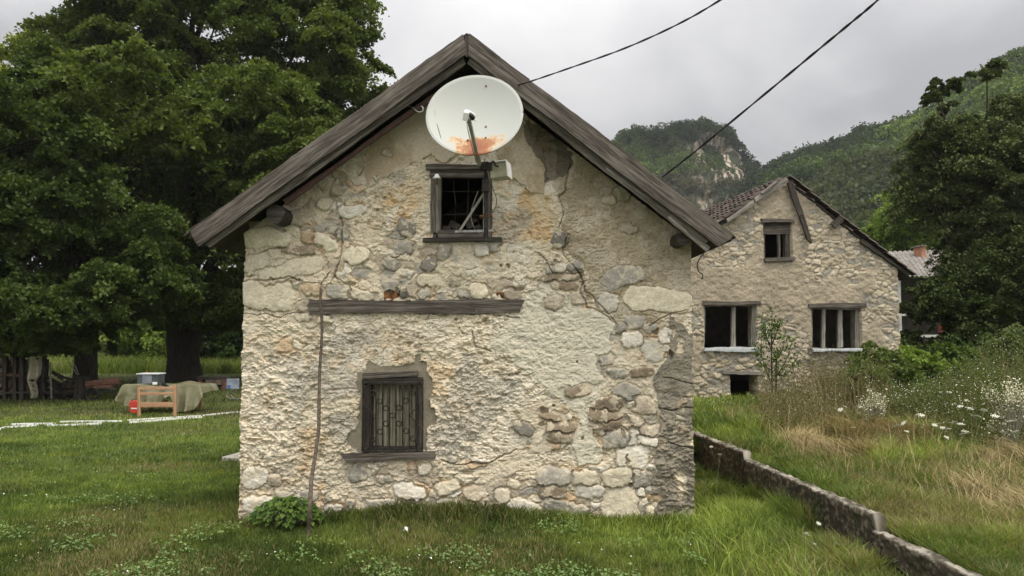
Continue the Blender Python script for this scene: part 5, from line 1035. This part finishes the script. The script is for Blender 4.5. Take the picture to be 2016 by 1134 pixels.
# clover and broad-leaved weeds in the lawn
X, Y = scatter(60000, 4.7, 12, 1.2); k = ((fbm(X*2.4+70, Y*2.4, 3) > .64) & (X < wallx(Y)-.1)); X, Y = X[k], Y[k]
C = np.stack([X, Y, gz(X, Y)+rng.uniform(.02, .085, len(X))], 1); tag(leaf_mesh('lawn_weeds', C, .022, mixcol((.07, .13, .03), (.20, .28, .10), rng.random(len(X))), GRASS, None, up=1.2, wid=.9, droop=.1), kind='stuff')
X, Y = scatter(5000, 4.8, 16, .8); k = (fbm(X*1.2+90, Y*1.2, 2) > .56); X, Y = X[k][:150], Y[k][:150]; C = np.stack([X, Y, gz(X, Y)+rng.uniform(.06, .12, len(X))], 1)
tag(leaf_mesh('tiny_lawn_flowers', C, .014, np.full((len(X), 3), .75), WHF if False else GRASS, None, up=2, wid=1), kind='stuff')
# leafy herb at the foot of the wall
g = gpt(565, 1040); hb2 = empty('leafy_herb', g, 'low bushy herb with heart-shaped leaves at the foot of the wall behind the stick', 'plant')
n = 620; an = rng.uniform(0, 2*math.pi, n); r_ = np.sqrt(rng.random(n)); cx0, cy0 = at(566, 1000, 6.95).x, 6.92
C = np.stack([cx0+.31*r_*np.cos(an), cy0+.20*r_*np.sin(an), .015+.20*np.sqrt(np.clip(1-r_**2, 0, 1))*rng.uniform(.55, 1.05, n)+.02], 1)
ax = np.stack([np.cos(an), np.sin(an)-.4, np.full(n, -.5)], 1); nrm = np.stack([np.cos(an)*.5*r_, np.sin(an)*.5*r_-.35, np.full(n, 1.)], 1)+rng.normal(0, .25, (n, 3)); nrm /= np.linalg.norm(nrm, axis=1, keepdims=True)
t = ax-nrm*(ax*nrm).sum(1, keepdims=True); t /= np.linalg.norm(t, axis=1, keepdims=True); b = np.cross(nrm, t); s = rng.uniform(.028, .052, n)[:, None]
v = np.stack([C-t*s*.35-nrm*.003, C-t*s*.5+b*s*.3, C+b*s*.48+nrm*s*.1, C+t*s*.75, C-b*s*.48+nrm*s*.1, C-t*s*.5-b*s*.3], 1).reshape(-1, 3); i = np.arange(n)*6
fa = np.concatenate([np.stack([i, i+1, i+2, i+3], 1), np.stack([i, i+3, i+4, i+5], 1)]); np_mesh('leaves', v, fa, LEAF, hb2, np.repeat(mixcol((.030, .062, .010), (.12, .185, .038), rng.random(n)), 6, 0), smooth=False)
mb = MB()
for k in range(0, n, 14): mb.tube([(cx0+(C[k, 0]-cx0)*.2, cy0+(C[k, 1]-cy0)*.2, 0), tuple(C[k])], .003, 4)
mb.build('stems', OLIVEM, hb2)
# meadow herbs behind the hay: stems with small leaves, tiny white flowers
def meadow(name, n, xf, y0, y1, h0, h1, cs, cl, fl, leafn=14, fs=.016, lsz=.03, straws=.3, hf=0):
    Y = rng.uniform(y0, y1, n); X = np.interp(rng.random(n), [0, 1], xf)*Y; k = free(X, Y); k2 = ~inpoly(X+(fbm(X*1.5, Y*1.5, 3)-.5)*1.2, Y+.35, HAYP); X, Y = X[k], Y[k]; k2 = k2[k]; X, Y = X[k2], Y[k2]; n = len(X); den = fbm(X*1.4+5, Y*1.4, 3)+.12*(fbm(X*4, Y*4, 2)-.5); k = den > .47-.12*sstep(y0, y0+2.5, Y); X, Y = X[k], Y[k]; n = len(X)
    H = rng.uniform(h0, h1, n)*(.3+1.25*sstep(.3, .7, fbm(X*1.2, Y*1.2+44, 3)))*(.45+.55*sstep(y0, y0+2.2, Y))*np.maximum(.5+.7*sstep(.50, .62, X/Y), hf); blades(name+'_stems', X, Y, H, np.full(n, .006), np.where((rng.random(n) < straws)[:, None], mixcol((.2, .15, .08), (.4, .31, .18), rng.random(n)), mixcol(*cs, rng.random(n))), STRAW, .25)
    idx = np.repeat(np.arange(n), leafn); f = rng.uniform(.1, 1, len(idx)); C = np.stack([X[idx]+rng.normal(0, .05, len(idx)), Y[idx]+rng.normal(0, .05, len(idx)), gz(X, Y)[idx]+H[idx]*f], 1)
    tag(leaf_mesh(name, C, lsz, mixcol(*cl, rng.random(len(idx))), LEAF, None, up=.5, wid=.5), kind='stuff')
    if fl:
        idx = np.repeat(np.arange(n)[fbm(X*2+9, Y*2, 2) > .45], fl); C = np.stack([X[idx]+rng.normal(0, .06, len(idx)), Y[idx]+rng.normal(0, .06, len(idx)), gz(X, Y)[idx]+H[idx]*rng.uniform(.75, 1.1, len(idx))], 1)
        tag(leaf_mesh(name+'_flowers', C, fs, np.full((len(C), 3), .62)*V((1, .98, .85)), STRAW, None, up=1.4, wid=1), kind='stuff')
MC = ((.06, .075, .025), (.15, .15, .06)); ML = ((.045, .065, .02), (.13, .15, .05))
meadow('meadow_herbs', 6500, (.44, .80), 8.0, 14, .25, .8, MC, ML, 2, leafn=26, fs=.015)
meadow('reddish_weeds', 1500, (.31, .47), 9.8, 14.5, .3, .75, ((.13, .10, .05), (.28, .21, .12)), ((.07, .075, .03), (.16, .14, .07)), 1, leafn=16, straws=.6, fs=.013, hf=1)
meadow('door_weeds', 520, (.23, .31), 12.5, 15.5, .1, .3, MC, ((.05, .09, .02), (.13, .20, .05)), 1, leafn=8)
# pale flowering bush in the meadow
plume = [(1722, 800, 10.4, .17, .27, 'dense pale cream flowering weed standing tallest in the middle of the meadow'), (1990, 795, 8.2, .26, .26, 'broad cream flowering weed at the right edge of the meadow')]
for (x, y, Yp, rx, rz, lb) in plume:
    c_ = at(x, y, Yp); g = Vector((c_.x, Yp, float(gz(c_.x, Yp)))); t = empty('flowering_weed', g, lb, 'weed', 'pale flowering weeds'); n = 1300; d = rvec(n)*rng.uniform(.3, 1, (n, 1))**.5
    ce = np.array(c_)+np.concatenate([rng.normal(size=(26, 3))*V((rx*.42, .07, rz*.40))])
    ce = np.where((ce[:, 2] > g.z+.12)[:, None], ce, np.array(c_)); C = ce[rng.integers(0, 26, n)]+rng.normal(size=(n, 3))*V((.030, .03, .048))*(1+rx); leaf_mesh('flower_head', C, .017, mixcol((.16, .17, .07), (.72, .69, .54), rng.random(n)**.8), STRAW, t, up=1, wid=1); mb = MB()
    for k in range(0, n, 25): mb.tube([g, g.lerp(Vector(C[k]), .5)+Vector((0, 0, .05)), tuple(C[k])], .003, 3)
    mb.build('stem', bpy.data.materials['painted_steel'], t)
# wild carrot umbels, one thing each
STEMM = mat_noise('green_stem', (.07, .10, .03), (.14, .18, .06), 20); UMB = mat_noise('white_umbel', (.42, .41, .30), (.66, .65, .55), 60, .8, 0)
def umbel_proto():
    t = empty('wild_carrot', (0, 0, 0)); mb = MB(); n = 70; r_ = np.sqrt(rng.random(n))*.05; an = rng.uniform(0, 6.28, n); C = np.stack([r_*np.cos(an), r_*np.sin(an), .012-r_**2*2+rng.normal(0, .003, n)], 1)
    for c_ in C:
        s_ = .0075; mb.add([(c_[0]-s_, c_[1], c_[2]), (c_[0], c_[1]-s_, c_[2]+.002), (c_[0]+s_, c_[1], c_[2]), (c_[0], c_[1]+s_, c_[2]+.003), (c_[0], c_[1], c_[2]-.006)], [(0, 1, 2, 3), (0, 4, 1), (1, 4, 2), (2, 4, 3), (3, 4, 0)])
    h_ = mb.build('flower_head', UMB, t); mb = MB()
    for k in range(0, n, 5): mb.tube([(0, 0, -.06), tuple(C[k]-V((0, 0, .004)))], .0013, 3)
    mb.tube([(0, 0, -.06), (.01, .01, -.3), (0, 0, -.85)], .003, 5); mb.build('stem', STEMM, t); return t
UMS = [(1654,807,12.5),(1664,801,12.5),(1689,801,11.5),(1694,802,11.3),(1805,817,10.2),(1813,818,10.2),(1872,833,9.0),(1880,831,9.0),(1855,843,8.6),(1863,862,8.2),(1896,855,7.9),(1901,851,7.9),(1892,836,8.8),(1913,803,9.8),(1909,805,9.8),(1862,795,11.3),(1868,773,12.5),(1850,782,12),(1938,809,9.4),(1936,796,10),(1945,787,10.6),(1958,820,8.9),(1962,822,8.9),(1974,798,9.7),(1976,775,11),(1981,782,10.5),(1990,830,8.6),(1951,842,8.2),(1925,820,9.3),(1913,818,9.3),
 (1869,845,8.8),(1840,838,9.4),(1779,833,10),(1769,838,9.8),(1760,840,9.9),(1785,850,9.3),(1999,851,8),(1976,852,8),(1964,790,10.4),(1956,770,11.5),(1936,759,12),(1938,741,12.5),(1985,765,11.3),(2010,779,10.5),(1890,801,10.2),(1902,789,11),(1879,796,10.8),(1704,826,11),(1681,842,10.2),(1728,812,12)]
UMN = [(1611,1031,5.9),(1588,1050,5.75),(1591,1054,5.7),(1603,1071,5.65),(1648,1071,5.6),(1766,1105,5.2),(1418,895,7.5),(1400,880,8)]
def loc_word(x, y, Y):
    a = 'far left' if x < 1700 else 'left' if x < 1800 else 'middle' if x < 1880 else 'right' if x < 1950 else 'far right'; return a
UML = ['small white umbel on its own in the long grass, left of the low wall step', 'upper of two touching small white umbels in the long grass', 'lower of two touching small white umbels in the long grass',
 'small white umbel in the long grass just below the touching pair', 'small white umbel between the touching pair and the low wall', 'small white umbel closest to the bottom edge of the photo, left of the low wall',
 'small white umbel at the far end of the low wall', 'small white umbel between the house corner and the far low wall']
def word(n):
    a = 'zero one two three four five six seven eight nine ten eleven twelve thirteen fourteen fifteen sixteen seventeen eighteen nineteen'.split()
    o = 'zeroth first second third fourth fifth sixth seventh eighth ninth tenth eleventh twelfth thirteenth fourteenth fifteenth sixteenth seventeenth eighteenth nineteenth twentieth'.split()
    return o[n] if n <= 20 else 'twenty-'+o[n-20]
up_ = umbel_proto(); seen = {}
order = sorted(range(len(UMS)), key=lambda k: UMS[k][0])
for k, i_ in enumerate(order+[-1-j for j in range(len(UMN))]):
    x, y, Yu = UMS[i_] if i_ >= 0 else UMN[-1-i_]; o = up_ if k == 0 else copy_tree(up_)
    Yu = Yu*(.86 if i_ >= 0 else 1); o.location = at(x, y, Yu); sc = random.uniform(.4, .75)*(1 if i_ >= 0 else .6); zb = float(gz(o.location.x, Yu)); o.scale = (sc, sc, (o.location.z-zb+.03)/.85 if i_ < 0 or True else sc)
    o.scale = (sc, sc, min(sc*1.2, max(.15, (o.location.z-zb+.03)/.85))); o.rotation_euler = (random.uniform(-.1, .75), random.uniform(-.4, .4), random.uniform(0, 6))
    ORD = 'leftmost second third fourth fifth sixth seventh eighth ninth tenth eleventh twelfth'.split()
    if i_ >= 0:
        n_ = len(order); j_ = n_-1-k
        lb = 'white wild carrot umbel in the meadow, '+('leftmost of all' if k == 0 else 'rightmost of all' if j_ == 0 else word(k+1)+' counted from the left' if k < n_/2 else word(j_+1)+' counted from the right')
        tag(o, lb, 'wildflower', 'wild carrot umbels in the meadow')
    else: tag(o, UML[-1-i_], 'wildflower', 'white umbels beside the low wall')
# white scrap in the lawn
g = gpt(796, 1054); tag(leaf_mesh('paper_scrap', np.array([[g.x, g.y, g.z+.05], [g.x+.015, g.y, g.z+.055]]), .035, np.full((2, 3), .7), STRAW, None, up=.4), 'tiny white scrap lying in the lawn before the middle of the wall', 'scrap')

# ---------------------------------------------------------------- air
hm = bpy.data.materials.new('air'); hm.use_nodes = True; ht = hm.node_tree; ht.nodes.clear(); ho = N(ht, 'ShaderNodeOutputMaterial'); hv = N(ht, 'ShaderNodeVolumePrincipled')
hv.inputs['Density'].default_value = .00026; hv.inputs['Color'].default_value = (.95, .97, 1, 1); hv.inputs['Anisotropy'].default_value = .2; ht.links.new(hv.outputs[0], ho.inputs['Volume'])
hz = MB().box((-950, -60, -12), (950, 950, 130)).build('haze', hm); tag(hz, kind='stuff')
